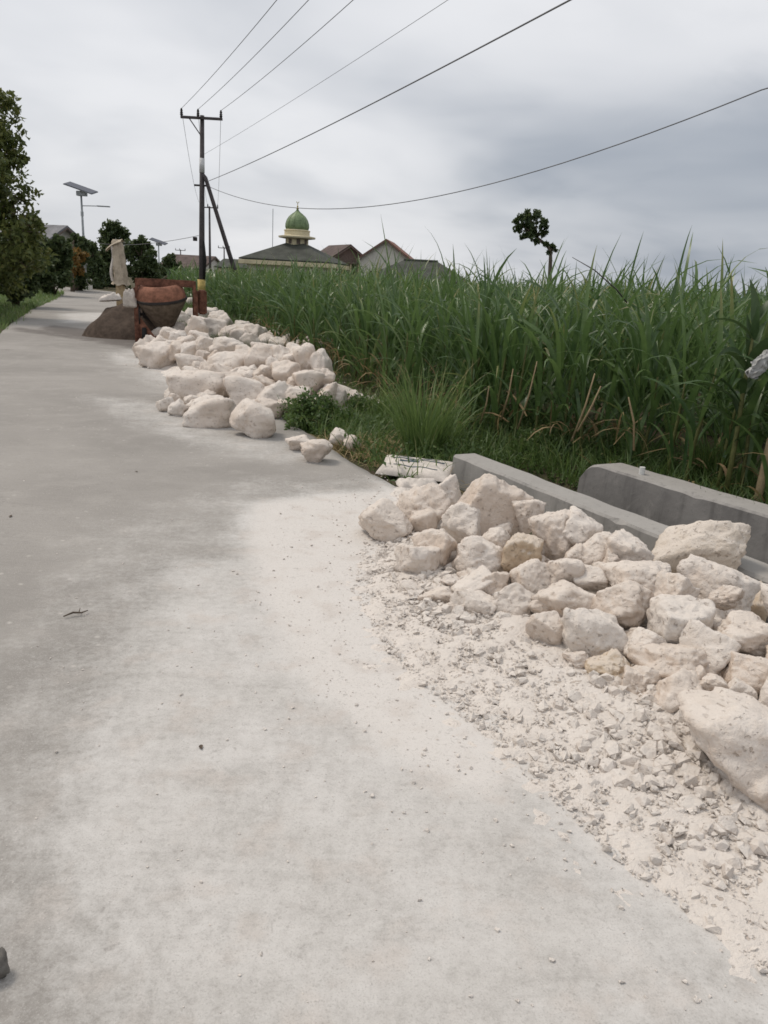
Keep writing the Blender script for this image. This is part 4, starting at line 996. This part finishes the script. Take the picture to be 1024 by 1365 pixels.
# ------------------------------------------------------------------ concrete mixer, sand, sacks
def mixer():
    b = np.array([-5.35, 18.6, 0.0])
    e = empty('concrete_mixer', b, R(16)); tag(e, 'rusty red drum concrete mixer standing on the road behind the boulders', 'concrete mixer')
    T = Matrix.Rotation(R(9), 4, 'X') @ Matrix.Rotation(R(-6), 4, 'Y')
    mb = MB(); mb.lathe([(.17, .36), (.22, .38), (.53, .90), (.56, .97)], 30, (0, 0, 0), T); lo = mb.build('drum', MAT['drum_dirt'], e, smooth=True); 
    mb = MB(); mb.lathe([(.565, .975), (.585, .98), (.585, 1.03), (.565, 1.035)], 30, (0, 0, 0), T); mb.build('ring_gear', MAT['steel_dark'], lo)
    mb = MB(); mb.lathe([(.56, 1.035), (.545, 1.14), (.50, 1.27), (.43, 1.33), (.40, 1.34), (.38, 1.32), (.40, 1.2)], 30, (0, 0, 0), T, cap=False); mb.build('drum_cone', MAT['drum_red'], lo, smooth=True)
    for sx in (-1, 1):
        mb = MB(); x = sx*.66
        mb.box((x, -.30, .60), (.1, .09, 1.2)).box((x, .42, .60), (.1, .09, 1.2)).box((x, .06, 1.17), (.09, .66, .09)); mb.build('upright_frame', MAT['rust'], e, .008)
        mb = MB(); P = [(x-sx*.04, .13), (x-sx*.40, .13), (x-sx*.04, .62)]; mb.prism(P, -.31, -.295, 'y'); mb.build('gusset_plate', MAT['drum_red'], e)
        mb = MB(); mb.lathe([(.05, -.05), (.05, .05)], 14, (x, .06, 1.06), Matrix.Rotation(math.pi/2, 4, 'Y')); mb.build('bearing', MAT['steel_dark'], e)
    mb = MB(); mb.box((.0, -.34, 1.35), (1.26, .07, .15)).box((.0, .45, 1.36), (1.26, .06, .12)).box((-.64, .05, 1.36), (.06, .76, .11)).box((.64, .05, 1.36), (.06, .76, .11)); mb.box((-.64, -.34, 1.25), (.06, .06, .2)).box((.64, -.34, 1.25), (.06, .06, .2)); mb.box((-.64, .45, 1.25), (.06, .06, .2)).box((.64, .45, 1.25), (.06, .06, .2)); mb.build('top_rail', MAT['rust'], e, .006)
    mb = MB(); mb.box((0, -.33, .12), (1.4, .08, .07)).box((0, .45, .12), (1.4, .08, .07)).box((0, .06, .125), (.08, .8, .06)); mb.build('chassis', MAT['rust'], e, .006)
    for sx in (-1, 1):
        for y in (-.42, .55):
            mb = MB(); Mr = Matrix.Rotation(math.pi/2, 4, 'Y'); c = (sx*.5, y+.02, .17)
            mb.lathe([(.10, -.05), (.17, -.045), (.175, 0), (.17, .045), (.10, .05)], 20, c, Mr); w = mb.build('wheel', MAT['rubber'], e, smooth=True)
            mb = MB(); mb.lathe([(.10, -.055), (.03, -.062), (.03, .062), (.10, .055)], 16, c, Mr); mb.build('rim', MAT['rust'], w)
    mb = MB(); mb.box((-.3, .75, .5), (.5, .42, .42)).box((-.3, .72, .25), (.6, .6, .08)); mb.tube([(-.3, .8, .7), (-.3, .8, .86), (-.4, .8, .92)], .03, 8); mb.build('engine', MAT['steel_dark'], e, .02)
    mb = MB(); mb.lathe([(.30, -.015), (.30, .015)], 26, (-.60, -.1, .62), Matrix.Rotation(math.pi/2, 4, 'Y')); mb.tube([(-.72, -.1, .62), (-.45, -.1, .62)], .03, 8); mb.build('tilting_wheel', MAT['steel_dark'], e)
    mb = MB(); mb.box((.82, .0, .95), (.2, .42, .55)); mb.build('gear_cover', MAT['rust'], e, .03)
mixer()
def sand_heap():
    c = np.array([-6.5, 19.5]); n = 70; X, Y = np.meshgrid(np.linspace(-1.8, 1.8, n), np.linspace(-1.5, 1.5, n), indexing='ij'); P = P3(X, Y)
    r = np.hypot(X/1.12, Y/1.05)+.14*vnoise(P*1.6, 4).reshape(X.shape)
    z = .88*np.clip(1-r, -.06, 1)**.85 if False else (.9+.16*vnoise(P*2.2, 14).reshape(X.shape))*np.clip(1-r, 0, 1)**.62-.04*(r > 1)+.10*fbm(P*3.5, 3, 4).reshape(X.shape)*np.clip(1.1-r, 0, 1)
    V = np.stack([X.ravel()+c[0], Y.ravel()+c[1], z.ravel()], 1); o = link('sand_heap', raw_mesh('sand_heap', V, grid_faces(n, n), MAT['sand'], True)); tag(o, 'dark brown sand heap on the road beside the mixer', 'sand heap')
sand_heap()
def draped_sack():
    b = at(161, 385, 20.6); b[2] = 0
    mb = MB(); mb.tube([(b[0]+.01, b[1], -.1), (b[0], b[1], 1.0), (b[0]-.02, b[1], 2.2)], [.12, .125, .06], 10); tag(mb.build('wooden_post', MAT['bamboo'], smooth=True), 'upright post under the draped beige sack', 'post')
    n = 40; m = 36; th = np.linspace(0, 2*np.pi, m, endpoint=False); V = []
    for i in range(n):
        f = i/(n-1); z = 1.2+f*1.1
        rad = np.interp(f, [0, .06, .5, .8, .93, 1.0], [.2, .165, .14, .125, .115, .07]); cx = b[0]+np.interp(f, [0, .7, .88, 1], [0, -.01, -.02, -.05]); zz = z
        for a in th:
            k = 1+.16*math.sin(3*a+4*f)+.10*math.sin(7*a+9*f)+.07*math.sin(11*a-13*f)+.04*math.sin(17*a+31*f)
            V.append((cx+rad*k*math.cos(a)*1.05, b[1]+rad*k*math.sin(a)*.8, zz+.02*math.sin(5*a)*(1-f)))
    F_ = [(i*m+j, i*m+(j+1) % m, (i+1)*m+(j+1) % m, (i+1)*m+j) for i in range(n-1) for j in range(m)]+[tuple((n-1)*m+j for j in range(m))]
    e = empty('draped_sack', (0, 0, 0)); tag(e, 'beige paper sack draped over a post above the sand heap', 'sack')
    mb = MB(); mb.add(V, F_); mb.build('sack_body', MAT['paper'], e, smooth=True)
    # mouth flap folded over to the left
    U, W_ = np.meshgrid(np.linspace(0, 1, 16), np.linspace(-1, 1, 10), indexing='ij'); x = b[0]+.1-.42*U; z = 2.31-.03*np.sin(U*3)-.26*U**2.2; y = b[1]-.03+.11*W_*(1-.45*U); z = z-.05*W_**2+.012*np.sin(9*W_+5*U)
    Vt = np.stack([x.ravel(), y.ravel(), z.ravel()], 1); Vb = Vt-np.array([0, 0, .012]); Fg = grid_faces(16, 10)
    link('flap', raw_mesh('flap', np.concatenate([Vt, Vb]), np.concatenate([Fg, Fg[:, ::-1]+len(Vt)]), MAT['paper'], True), e)
    U, W_ = np.meshgrid(np.linspace(0, 1, 20), np.linspace(-1, 1, 8), indexing='ij'); x = b[0]-.17+.03*np.sin(U*6)+.035*W_; z = 2.14-.86*U; y = b[1]-.1+.03*W_**2+.02*np.sin(7*U)
    Vt = np.stack([x.ravel(), y.ravel(), z.ravel()], 1); Vb = Vt+np.array([0, .012, 0]); Fg = grid_faces(20, 8)
    link('side_fold', raw_mesh('side_fold', np.concatenate([Vt, Vb]), np.concatenate([Fg, Fg[:, ::-1]+len(Vt)]), MAT['white_sack'], True), e)
draped_sack()
sack('empty_sack', at(147, 400, 19.6), .5, .3, .13, R(10), 'white empty sack lying on the sand heap', 'white_sack', 12, (0, R(-6)), False, .5)
sack('empty_sack', at(175, 397, 18.15)-np.array([0, 0, .12]), .30, .26, .26, R(0), 'white sack hung over the left upright of the mixer', 'white_sack', 14, (R(30), 0), False, .4)
# a further pale heap down the road
def far_heap():
    c = at(220, 386, 40); c[2] = 0; r_ = np.random.default_rng(4); n = 40
    Q = np.stack([c[0]+r_.normal(0, .5, n), c[1]+r_.normal(0, .5, n)], 1); d = np.hypot(Q[:, 0]-c[0], Q[:, 1]-c[1]); C = np.concatenate([Q, np.clip(.75-.6*d, .1, 1)[:, None]], 1)
    for p in C[:18]:
        P, Fs = rock_shape(3, int(r_.integers(1e6)), 10); s_ = r_.uniform(.2, .36); o = link('limestone_boulder', raw_mesh('limestone_boulder', P*s_*np.array([1, .9, .8]), Fs, MAT['rock'], True), loc=p); tag(o, 'distant pale boulder in the small heap behind the mixer', 'rock', 'boulders in the small heap behind the mixer')
far_heap()

# ------------------------------------------------------------------ utility poles, lamps and wires
POLE = np.array([-8.5, 35.0, 0.0]); WDIR = np.array([.376, -.926])
def utility_pole(base, h, label, strut=False, detail=True, armrot=0.0, lean=.0):
    e = empty('utility_pole', base, armrot); tag(e, label, 'pole', None)
    mb = MB(); mb.tube([(0, 0, -.3), (lean*.3, 0, h*.35), (lean, 0, h)], [.135, .12, .085], 14); mb.build('pole', MAT['polew'], e, smooth=True)
    mb = MB(); mb.box((lean, -.12, h-.12), (1.72, .09, .10)); arm = mb.build('crossarm', MAT['polew'], e, .008)
    for x in (-.82, -.14, .80):
        mb = MB(); mb.lathe([(.02, -.08), (.05, 0), (.07, .03), (.045, .06), (.065, .10), (.04, .13), (.055, .18), (.03, .24), (.035, .26)], 12, (lean+x, -.12, h-.05)); mb.build('insulator', MAT['steel_dark'], arm, smooth=True)
    if detail:
        mb = MB(); mb.tube([(lean-.5, -.12, h-.16), (lean*.9-.05, -.06, h-.75)], .025, 6); mb.build('brace', MAT['polew'], e)
        mb = MB(); mb.tube([(lean*.75, 0, h-1.62), (lean*.68, 0, h-2.18)], [.108, .110], 14); mb.build('white_band', MAT['band_white'], e, smooth=True)
        mb = MB(); mb.box((-.22, -.12, 2.95), (.16, .14, .16)); mb.build('bracket_box', MAT['steel_dark'], e, .01)
        mb = MB(); mb.tube([(.12, -.06, 1.3), (.16, -.06, 2.1), (.13, -.06, 2.9)], [.06, .085, .04], 10); mb.build('cable_bundle', MAT['rubber'], e, smooth=True)
        mb = MB(); mb.tube([(0, 0, .62), (.0, 0, 1.3)], [.168, .166], 14); mb.build('number_plate', MAT['yellow'], e, smooth=True)
        mb = MB(); mb.tube([(0, 0, -.05), (0, 0, .6)], [.15, .15], 14); mb.build('red_base_band', MAT['rust'], e, smooth=True)
        mb = MB(); mb.box((0, -.02, 5.1), (.5, .07, .07)); mb.build('cable_bracket', MAT['steel_dark'], e)
    if strut:
        mb = MB(); mb.tube([(.10, -.02, 5.55), (.25, -.1, 5.4), (2.3, -1.0, -.2)], [.075, .08, .10], 12); mb.build('strut', MAT['polew'], e, smooth=True)
    return e
ph = 7.78
utility_pole(POLE, ph, 'tall dark utility pole with leaning strut and yellow plate by the mixer', True, True, R(0), .12)
FARP = [(at(280, 345, 80), 7.7, 'thinner utility pole behind the tall strutted pole'), (at(299, 350, 120), 5.2, 'distant utility pole between the strutted pole and the mosque'), (at(241, 345, 140), 5.0, 'distant utility pole above the far tree crowns')]
for c, h, lab in FARP:
    utility_pole((c[0], c[1], 0), h, lab, False, False, R(5))
utility_pole((8.6, -7.0, 0), 7.9, 'utility pole on the drain side behind the viewer', False, True, R(15))
utility_pole((11.4, 6.2, -.05), 6.2, 'utility pole in the cane field at the end of the service cable', False, False, R(30))
def wire(pts, label, r=.012, n=40):
    mb = MB(); mb.tube(pts, r, 5); tag(mb.build('power_line', MAT['wire'], smooth=True), label, 'cable', 'overhead lines')
def sagline(a, b, sag, n=36):
    a, b = np.array(a, float), np.array(b, float); return [a+(b-a)*u+np.array([0, 0, -4*sag*u*(1-u)]) for u in np.linspace(0, 1, n)]
END = np.array([8.6, -7.0, 0]); names = ['outer', 'middle', 'inner']
for x, nm in zip((-.82, -.14, .80), ('left insulator', 'middle insulator', 'right insulator')):
    a = POLE+np.array([.12+x, -.12, ph+.2]); b = END+np.array([x*.97, .1, 8.1]); wire(sagline(a, b, .55), 'thin overhead wire running up from the %s of the strutted pole' % nm, .0085)
    c = np.array([FARP[0][0][0], FARP[0][0][1], 0])+np.array([x, -.1, 7.9]); wire(sagline(a, c, .9), 'thin wire from the %s of the strutted pole to the pole behind' % nm, .009)
a = POLE+np.array([.3, -.1, 5.25]); wire(sagline(a, END+np.array([1.0, 0, 5.6]), .35), 'thick low cable rising from the strutted pole across the sky', .012)
a = POLE+np.array([.2, -.1, 6.3]); wire(sagline(a, END+np.array([2.2, 1.5, 7.4]), .25), 'faint thin wire above the thick low cable', .005)
# service cable to the pole in the field
pa = POLE+np.array([.3, -.1, 5.1]); K = np.linspace(0, 1, 50); zq = np.polyfit([0, .417, 1.0], [5.1, 3.75, 4.93], 2)
wire([np.array([-8.2+13.9*k*1.4, 35-21*k*1.4, np.polyval(zq, k*1.4) if k*1.4 < 1.0 else np.polyval(zq, 1.0)+(k*1.4-1)*2.6]) for k in K], 'long sagging service cable sweeping over the cane field', .011)
a = POLE+np.array([-.1, 0, 3.1]); wire(sagline(a, at(120, 322, 62), .3), 'thin cable running from the strutted pole towards the far trees', .012)

def solar_lamp(base, h, label, W_=1.9, arm=True):
    e = empty('solar_street_lamp', base); tag(e, label, 'street lamp')
    mb = MB(); mb.tube([(0, 0, -.2), (0, 0, h*.5), (0, 0, h)], [.095, .08, .06], 12); mb.build('pole', MAT['galv'], e, smooth=True)
    T = Matrix.Rotation(R(16), 4, 'Y') @ Matrix.Rotation(R(14), 4, 'X')
    mb = MB(); mb.box((0, 0, h+.12), (W_, 1.0, .04), T); p = mb.build('solar_panel', MAT['panel'], e)
    mb = MB(); mb.box((0, 0, h+.09), (W_+.05, 1.05, .03), T); mb.build('panel_frame', MAT['galv'], p)
    mb = MB(); mb.box((.05, 0, h-.24), (.62, .4, .3)); mb.build('battery_box', MAT['galv'], e, .02)
    if arm:
        mb = MB(); mb.tube([(0, 0, h-1.0), (.6, -.05, h-.98), (1.1, -.1, h-.97)], .028, 8); mb.build('arm', MAT['galv'], e)
        mb = MB(); mb.box((1.5, -.12, h-.97), (.85, .26, .07)); mb.build('lamp_head', MAT['galv'], e, .02)
        mb = MB(); mb.box((0, 0, h-1.5), (.16, .12, .3)); mb.build('control_box', MAT['galv'], e, .01)
    mb = MB(); mb.prism([(-.33, -.33), (.33, -.33), (.33, .33), (-.33, .33)], -.2, .62); mb.build('concrete_base', MAT['white_wall'], e, .03)
c = at(115, 384, 55); solar_lamp((c[0], c[1], .1), 6.3, 'tall solar street lamp with side arm beside the road verge')
c = at(212, 345, 95); solar_lamp((c[0], c[1], 0), 4.6, 'distant solar street lamp above the road bend', 1.9, False)

# ------------------------------------------------------------------ buildings
def hip_roof(mb, x0, x1, y0, y1, z0, z1, ridge):
    cx, cy = (x0+x1)/2, (y0+y1)/2
    V = [(x0, y0, z0), (x1, y0, z0), (x1, y1, z0), (x0, y1, z0), (cx-ridge/2, cy, z1), (cx+ridge/2, cy, z1), (x0, y0, z0-.12), (x1, y0, z0-.12), (x1, y1, z0-.12), (x0, y1, z0-.12)]
    mb.add(V, [(0, 1, 5, 4), (1, 2, 5), (2, 3, 4, 5), (3, 0, 4), (6, 7, 1, 0), (7, 8, 2, 1), (8, 9, 3, 2), (9, 6, 0, 3), (9, 8, 7, 6)])
def mosque():
    c = np.array([-9.75, 78.0, 0]); e = empty('mosque', c, R(-8)); tag(e, 'small mosque with green dome and dark hipped roof beyond the cane', 'mosque')
    mb = MB(); mb.box((0, 0, 1.25), (7.4, 7.4, 2.9)); w = mb.build('wall', MAT['white_wall'], e)
    for x in (-2.4, 0, 2.4):
        mb = MB(); mb.box((x, -3.72, 1.3), (.9, .06, 1.5)); mb.build('window', MAT['window'], w)
    mb = MB(); mb.box((0, 0, 2.72), (8.7, 8.7, .38)); mb.build('eave_band', MAT['cream'], e, .03)
    mb = MB(); hip_roof(mb, -4.3, 4.3, -4.3, 4.3, 3.05, 5.0, .2); mb.build('roof', MAT['roof_green'], e)
    q = lambda z: 4.1+(z-4.1)*.86
    mb = MB(); mb.lathe([(1.12, 4.1), (1.12, q(5.25))], 8); d = mb.build('drum', MAT['cream'], e)
    for k in range(8):
        a = -math.pi/2+k*math.pi/4+math.pi/8; mb = MB(); mb.box((math.cos(a)*1.035, math.sin(a)*1.035, q(4.93)), (.06, .34, .43), Matrix.Rotation(a, 4, 'Z')); mb.build('arched_window', MAT['brick_wall'], d)
    mb = MB(); mb.lathe([(1.15, q(5.2)), (1.75, q(5.3)), (1.78, q(5.46)), (1.3, q(5.56)), (1.15, q(5.6))], 16); mb.build('ledge', MAT['cream'], d, 0)
    mb = MB(); mb.lathe([(1.2, q(5.55)), (1.2, q(6.0)), (1.25, q(6.05)), (1.25, q(6.12)), (1.05, q(6.2))], 24); mb.build('dome_ring', MAT['cream'], d, smooth=False)
    prof = [(1.05, 6.15), (1.14, 6.45), (1.12, 6.8), (1.0, 7.2), (.78, 7.55), (.5, 7.82), (.27, 8.0), (.14, 8.15), (.07, 8.3)]; prof = [(r, q(z)) for r, z in prof]
    mb = MB(); mb.lathe(prof, 32); dm = mb.build('dome', MAT['dome'], e, smooth=True)
    for k in range(12):
        a = 2*math.pi*k/12; mb = MB(); mb.tube([(math.cos(a)*(r+.01), math.sin(a)*(r+.01), z) for r, z in prof], .016, 5); mb.build('dome_rib', MAT['dome'], dm)
    mb = MB(); mb.lathe([(.05, q(8.25)), (.13, q(8.4)), (.05, q(8.52)), (.09, q(8.62)), (.03, q(8.7)), (.03, q(9.0)), (.01, q(9.05))], 12); mb.tube([(-.12, 0, q(9.12)), (-.1, 0, q(9.0)), (0, 0, q(8.95)), (.1, 0, q(9.0)), (.12, 0, q(9.12))], .025, 6); mb.build('finial', MAT['gold'], dm)
    mb = MB(); mb.tube([(-2.1, -1, 3.2), (-2.1, -1, 7.6)], .03, 6); mb.build('antenna', MAT['galv'], e)
mosque()
def gable_house(c, W_, D_, hw, hr, rz, label, wallm, roofm, over=.35, windows=True, front_gable=True):
    e = empty('house', c, rz); tag(e, label, 'house')
    mb = MB(); mb.prism([(-W_/2, -.3), (W_/2, -.3), (W_/2, hw), (0, hr), (-W_/2, hw)], -D_/2, D_/2, 'y'); w = mb.build('wall', MAT[wallm], e)
    sl = (hr-hw)/(W_/2)
    for sx in (-1, 1):
        mb = MB(); x1 = sx*(W_/2+over); z1 = hw-sl*over; t = .14
        P = [(0, hr+.02), (x1, z1+.02), (x1, z1+.02+t), (0, hr+.02+t)]; mb.prism(P, -D_/2-over, D_/2+over, 'y'); mb.build('roof', MAT[roofm], e)
        mb = MB(); mb.prism([(0, hr-.02-.1), (x1, z1-.12), (x1, z1+.01), (0, hr+.01)], -D_/2-over-.03, -D_/2-over+.03, 'y'); mb.build('bargeboard', MAT['brick_wall'], e)
    if windows:
        for x in (-W_*.22, W_*.22):
            mb = MB(); mb.box((x, -D_/2-.02, hw*.55), (.9, .06, 1.1)); mb.build('window', MAT['window'], w)
    return e
e = gable_house((-.9, 85, 0), 5.2, 7, 3.75, 5.55, R(-6), 'cream gabled house with red tiled roof beyond the cane', 'white_wall', 'roof_red')
mb = MB(); mb.box((-3.3, -1.5, 3.25), (2.6, 3.0, .14)); an = mb.build('porch_canopy', MAT['brick_wall'], e)
for x in (-4.4, -3.6, -2.8):
    mb = MB(); mb.box((x, -2.8, 1.6), (.14, .14, 3.2)); mb.build('porch_post', MAT['cream'], an)
mb = MB(); mb.box((-3.0, .2, 1.5), (.9, 2.0, 3.3)); mb.build('annex', MAT['cream'], e)
mb = MB(); mb.box((-3.0, -.83, 2.6), (.5, .06, .8)); mb.build('window', MAT['window'], e)
e = gable_house((-6.4, 88, 0), 6.0, 6, 3.0, 5.0, R(25), 'brown roofed house directly behind the mosque', 'brick_wall', 'roof_brown')
def green_roof_house():
    e = empty('house', (1.6, 57, 0), R(-5)); tag(e, 'low house with dark mossy hipped roof half hidden by cane', 'house')
    mb = MB(); mb.box((0, 0, .8), (6.2, 5, 2.0)); mb.build('wall', MAT['cream'], e)
    mb = MB(); hip_roof(mb, -3.7, 3.7, -3.1, 3.1, 1.85, 3.15, 2.4); mb.build('roof', MAT['roof_green'], e)
    mb = MB(); mb.tube([(-1.2, 0, 3.17), (1.2, 0, 3.17)], .09, 8); mb.build('ridge_cap', MAT['roof_green'], e)
green_roof_house()
c = at(68, 345, 62); gable_house((c[0]-2.6, c[1]+3, 0), 7, 6, 2.4, 4.35, R(70), 'grey sheet roofed house behind the roadside trees', 'white_wall', 'roof_grey', .5, True)
c = at(268, 352, 115); gable_house((c[0]-1, c[1], 0), 9, 6, 1.9, 3.6, R(80), 'distant low house behind the strutted pole', 'white_wall', 'roof_brown', .3, False)
c = at(325, 350, 98); gable_house((c[0]+.3, c[1], 0), 7, 5, 2.2, 3.1, R(85), 'low dark roofed house left of the mosque', 'cream', 'roof_green', .3, False)

# ------------------------------------------------------------------ trees
def tree(name, base, trunk, clumps, nleaf, lsize, label, mat, seed, group=None, r0=.14, aspect=.55, fill=1.0):
    """trunk: list of points; clumps: (x,y,z,r) relative to base"""
    r_ = np.random.default_rng(seed); e = empty(name, base); tag(e, label, 'tree', group)
    mb = MB(); m = len(trunk); mb.tube(trunk, [r0*(1-.6*i/(m-1)) for i in range(m)], 10)
    for (x, y, z, r) in clumps:
        k = min(range(m), key=lambda i: abs(trunk[i][2]-max(z-r*1.2, trunk[0][2]+.3))+.2*np.hypot(trunk[i][0]-x, trunk[i][1]-y)); p = np.array(trunk[k]); q = np.array((x, y, z)); mid = (p+q)/2+np.array([0, 0, .1*r])
        mb.tube([p, mid, q], [r0*.4, r0*.25, r0*.1], 6)
        for j in range(4):
            d = r_.normal(size=3); d /= np.linalg.norm(d); mb.tube([mid*.3+q*.7, q+d*r*.75], [r0*.12, r0*.04], 5)
    mb.build('trunk', MAT['bark'], e, smooth=True)
    C = np.array(clumps, float); w = C[:, 3]**2; w /= w.sum(); i = r_.choice(len(C), nleaf, p=w)
    # twigs: sub-clusters on each clump's shell
    sub = r_.normal(size=(len(C)*26, 3)); sub /= np.linalg.norm(sub, axis=1)[:, None]; sub *= (r_.uniform(.35, 1.08, len(sub)))[:, None]; sub = sub.reshape(len(C), 26, 3)
    j = r_.integers(0, 26, nleaf); q = C[i, :3]+sub[i, j]*C[i, 3:4]*np.array([1, 1, .85]); P = q+r_.normal(0, 1, (nleaf, 3))*(C[i, 3:4]*.15)
    V, F_, rn, u = leafcards(P, sub[i, j], np.full(nleaf, lsize), seed, aspect)
    link('crown', raw_mesh('crown', V, F_, MAT[mat], True, {'rnd': rn, 'u': u}), e)
    return e
def rclumps(cx, cy, cz, rx, ry, rz_, n, r0, r1, seed):
    r_ = np.random.default_rng(seed); out = []
    for i in range(n):
        d = r_.normal(size=3); d /= np.linalg.norm(d); k = r_.uniform(.45, 1.0); out.append((cx+d[0]*rx*k, cy+d[1]*ry*k, cz+d[2]*rz_*k, r_.uniform(r0, r1)))
    return out
b = at(0, 425, 24); 
LT = (b[0]-2.4, 24.0, 0)
def trel(px, py, Y): return at(px, py, Y)-np.array(LT)
cl = []
for (px, py, r) in [(-10,150,.75), (8,190,.6), (15,250,.75), (-30,220,1.1), (22,290,.7), (-20,300,1.2), (25,330,.8), (-60,170,1.1), (-60,280,1.3), (5,350,.9), (-30,370,1.0), (40,300,.45), (-100,230,1.4), (-100,320,1.4), (20,215,.4), (2,135,.4), (38,345,.6), (-45,130,.7)]:
    p = trel(px, py, 24.0+random.uniform(-1, 1)); cl.append((p[0], p[1], p[2], r))
tree('leafy_tree', LT, [(0, 0, -.1), (.1, 0, 1.5), (.3, .1, 3), (.2, 0, 4.6)], cl, 17000, .18, 'large leafy tree overhanging the left verge', 'tree', 11, r0=.2)
GT = 'trees lining the far side of the road'
def px_tree(name, px_c, py_base, Y, cl_px, nleaf, lsize, label, mat, seed, group=None, r0=.14):
    b = at(px_c, py_base, Y); b[2] = -.05; cl = []
    rr = random.Random(seed)
    for (px, py, rp) in cl_px:
        q = at(px, py, Y+rr.uniform(-.8, .8))-b; cl.append((q[0], q[1], q[2], rp*Y/F))
    top = max(c[2] for c in cl); mx = np.mean([c[0] for c in cl])
    tree(name, tuple(b), [(0, 0, -.1), (mx*.3, 0, top*.35), (mx*.7, 0, top*.65), (mx, 0, top*.9)], cl, nleaf, lsize, label, mat, seed, group, r0)
px_tree('hedge_tree', 20, 400, 30, [(10,340,26), (30,350,26), (45,330,20), (0,360,30), (35,375,18), (15,385,18), (55,365,16), (50,345,18)], 9000, .2, 'dense dark shrubby tree at the verge under the large tree', 'tree_far', 12)
px_tree('hedge_tree', 70, 392, 42, [(60,345,18), (75,335,16), (68,365,18), (84,352,14), (58,330,14), (85,370,12), (62,380,12), (78,322,9), (88,330,8)], 7500, .24, 'dark bushy tree before the grey roofed house', 'tree_far', 13)
px_tree('rust_leaf_tree', 97, 388, 50, [(95,345,13), (105,340,9), (88,350,9), (98,358,11)], 2600, .24, 'small tree with rust orange leaves near the lamp', 'orange', 14)
px_tree('hedge_tree', 102, 388, 52, [(100,330,12), (108,345,12), (96,368,14), (108,370,12), (90,328,9), (112,325,8), (104,380,9), (80,326,9), (100,318,7)], 5000, .26, 'dark tree beside the solar lamp pole', 'tree_far', 15)
px_tree('roadside_tree', 152, 388, 66, [(150,306,13), (142,316,11), (160,312,11), (150,330,16), (138,340,14), (162,335,13), (148,355,16), (134,362,14), (165,360,13), (140,378,12), (158,378,12), (152,300,8)], 8000, .3, 'tall round-topped dark tree at the road bend', 'tree_far', 16)
px_tree('roadside_tree', 190, 388, 64, [(186,322,9), (194,330,10), (180,340,12), (196,350,14), (184,362,14), (200,368,12), (190,380,10), (176,328,8), (202,340,7)], 6500, .28, 'loose open dark tree next to the round-topped tree', 'tree_far', 17)
px_tree('roadside_tree', 228, 385, 78, [(226,350,9), (234,358,10), (222,364,12), (238,370,11), (230,378,10), (246,374,8), (228,343,5)], 4500, .32, 'small dark tree behind the mixer', 'tree_far', 18)
px_tree('roadside_tree', 128, 388, 60, [(124,345,11), (128,360,13), (120,372,12), (132,376,11), (122,330,8)], 4500, .28, 'dark tree between the solar lamp and the round-topped tree', 'tree_far', 19)
px_tree('roadside_tree', 205, 388, 72, [(212,372,10), (204,380,9), (218,380,9), (250,380,8), (246,366,8)], 2600, .3, 'low bush behind the draped sack at the bend', 'tree_far', 20)
# more of the hedge beyond the frame on the left
px_tree('hedge_tree', -60, 415, 27, [(-60,330,40), (-90,300,45), (-30,370,34), (-70,385,34), (-110,370,40)], 6000, .22, 'dense hedge tree beyond the large tree', 'tree_far', 21)
# lone tree in the field
def lone_tree():
    Y = 45; b = at(734, 380, Y); b[2] = 0; rel = lambda px, py: tuple(at(px, py, Y)-b)
    cl = []
    for (px, py, r) in [(698,290,7), (713,287,8), (706,300,9), (722,298,7), (692,304,6), (707,313,7), (724,311,5), (696,315,4), (715,322,4), (688,294,4), (727,303,3), (704,283,4)]:
        p = rel(px, py); cl.append((p[0], p[1]+random.uniform(-.3, .3), p[2], r*Y/F))
    for (px, py, r) in [(727,325,5), (736,329,5), (733,336,4), (741,333,3)]:
        p = rel(px, py); cl.append((p[0], p[1], p[2], r*Y/F*.8))
    tree('lone_tree', tuple(b), [(0, 0, -.1), rel(733, 368), rel(734, 345), rel(734, 334), rel(727, 325), rel(716, 316)], cl, 1900, .24, 'lone small tree with bent bare trunk standing in the cane', 'tree_far', 30, r0=.13)
lone_tree()
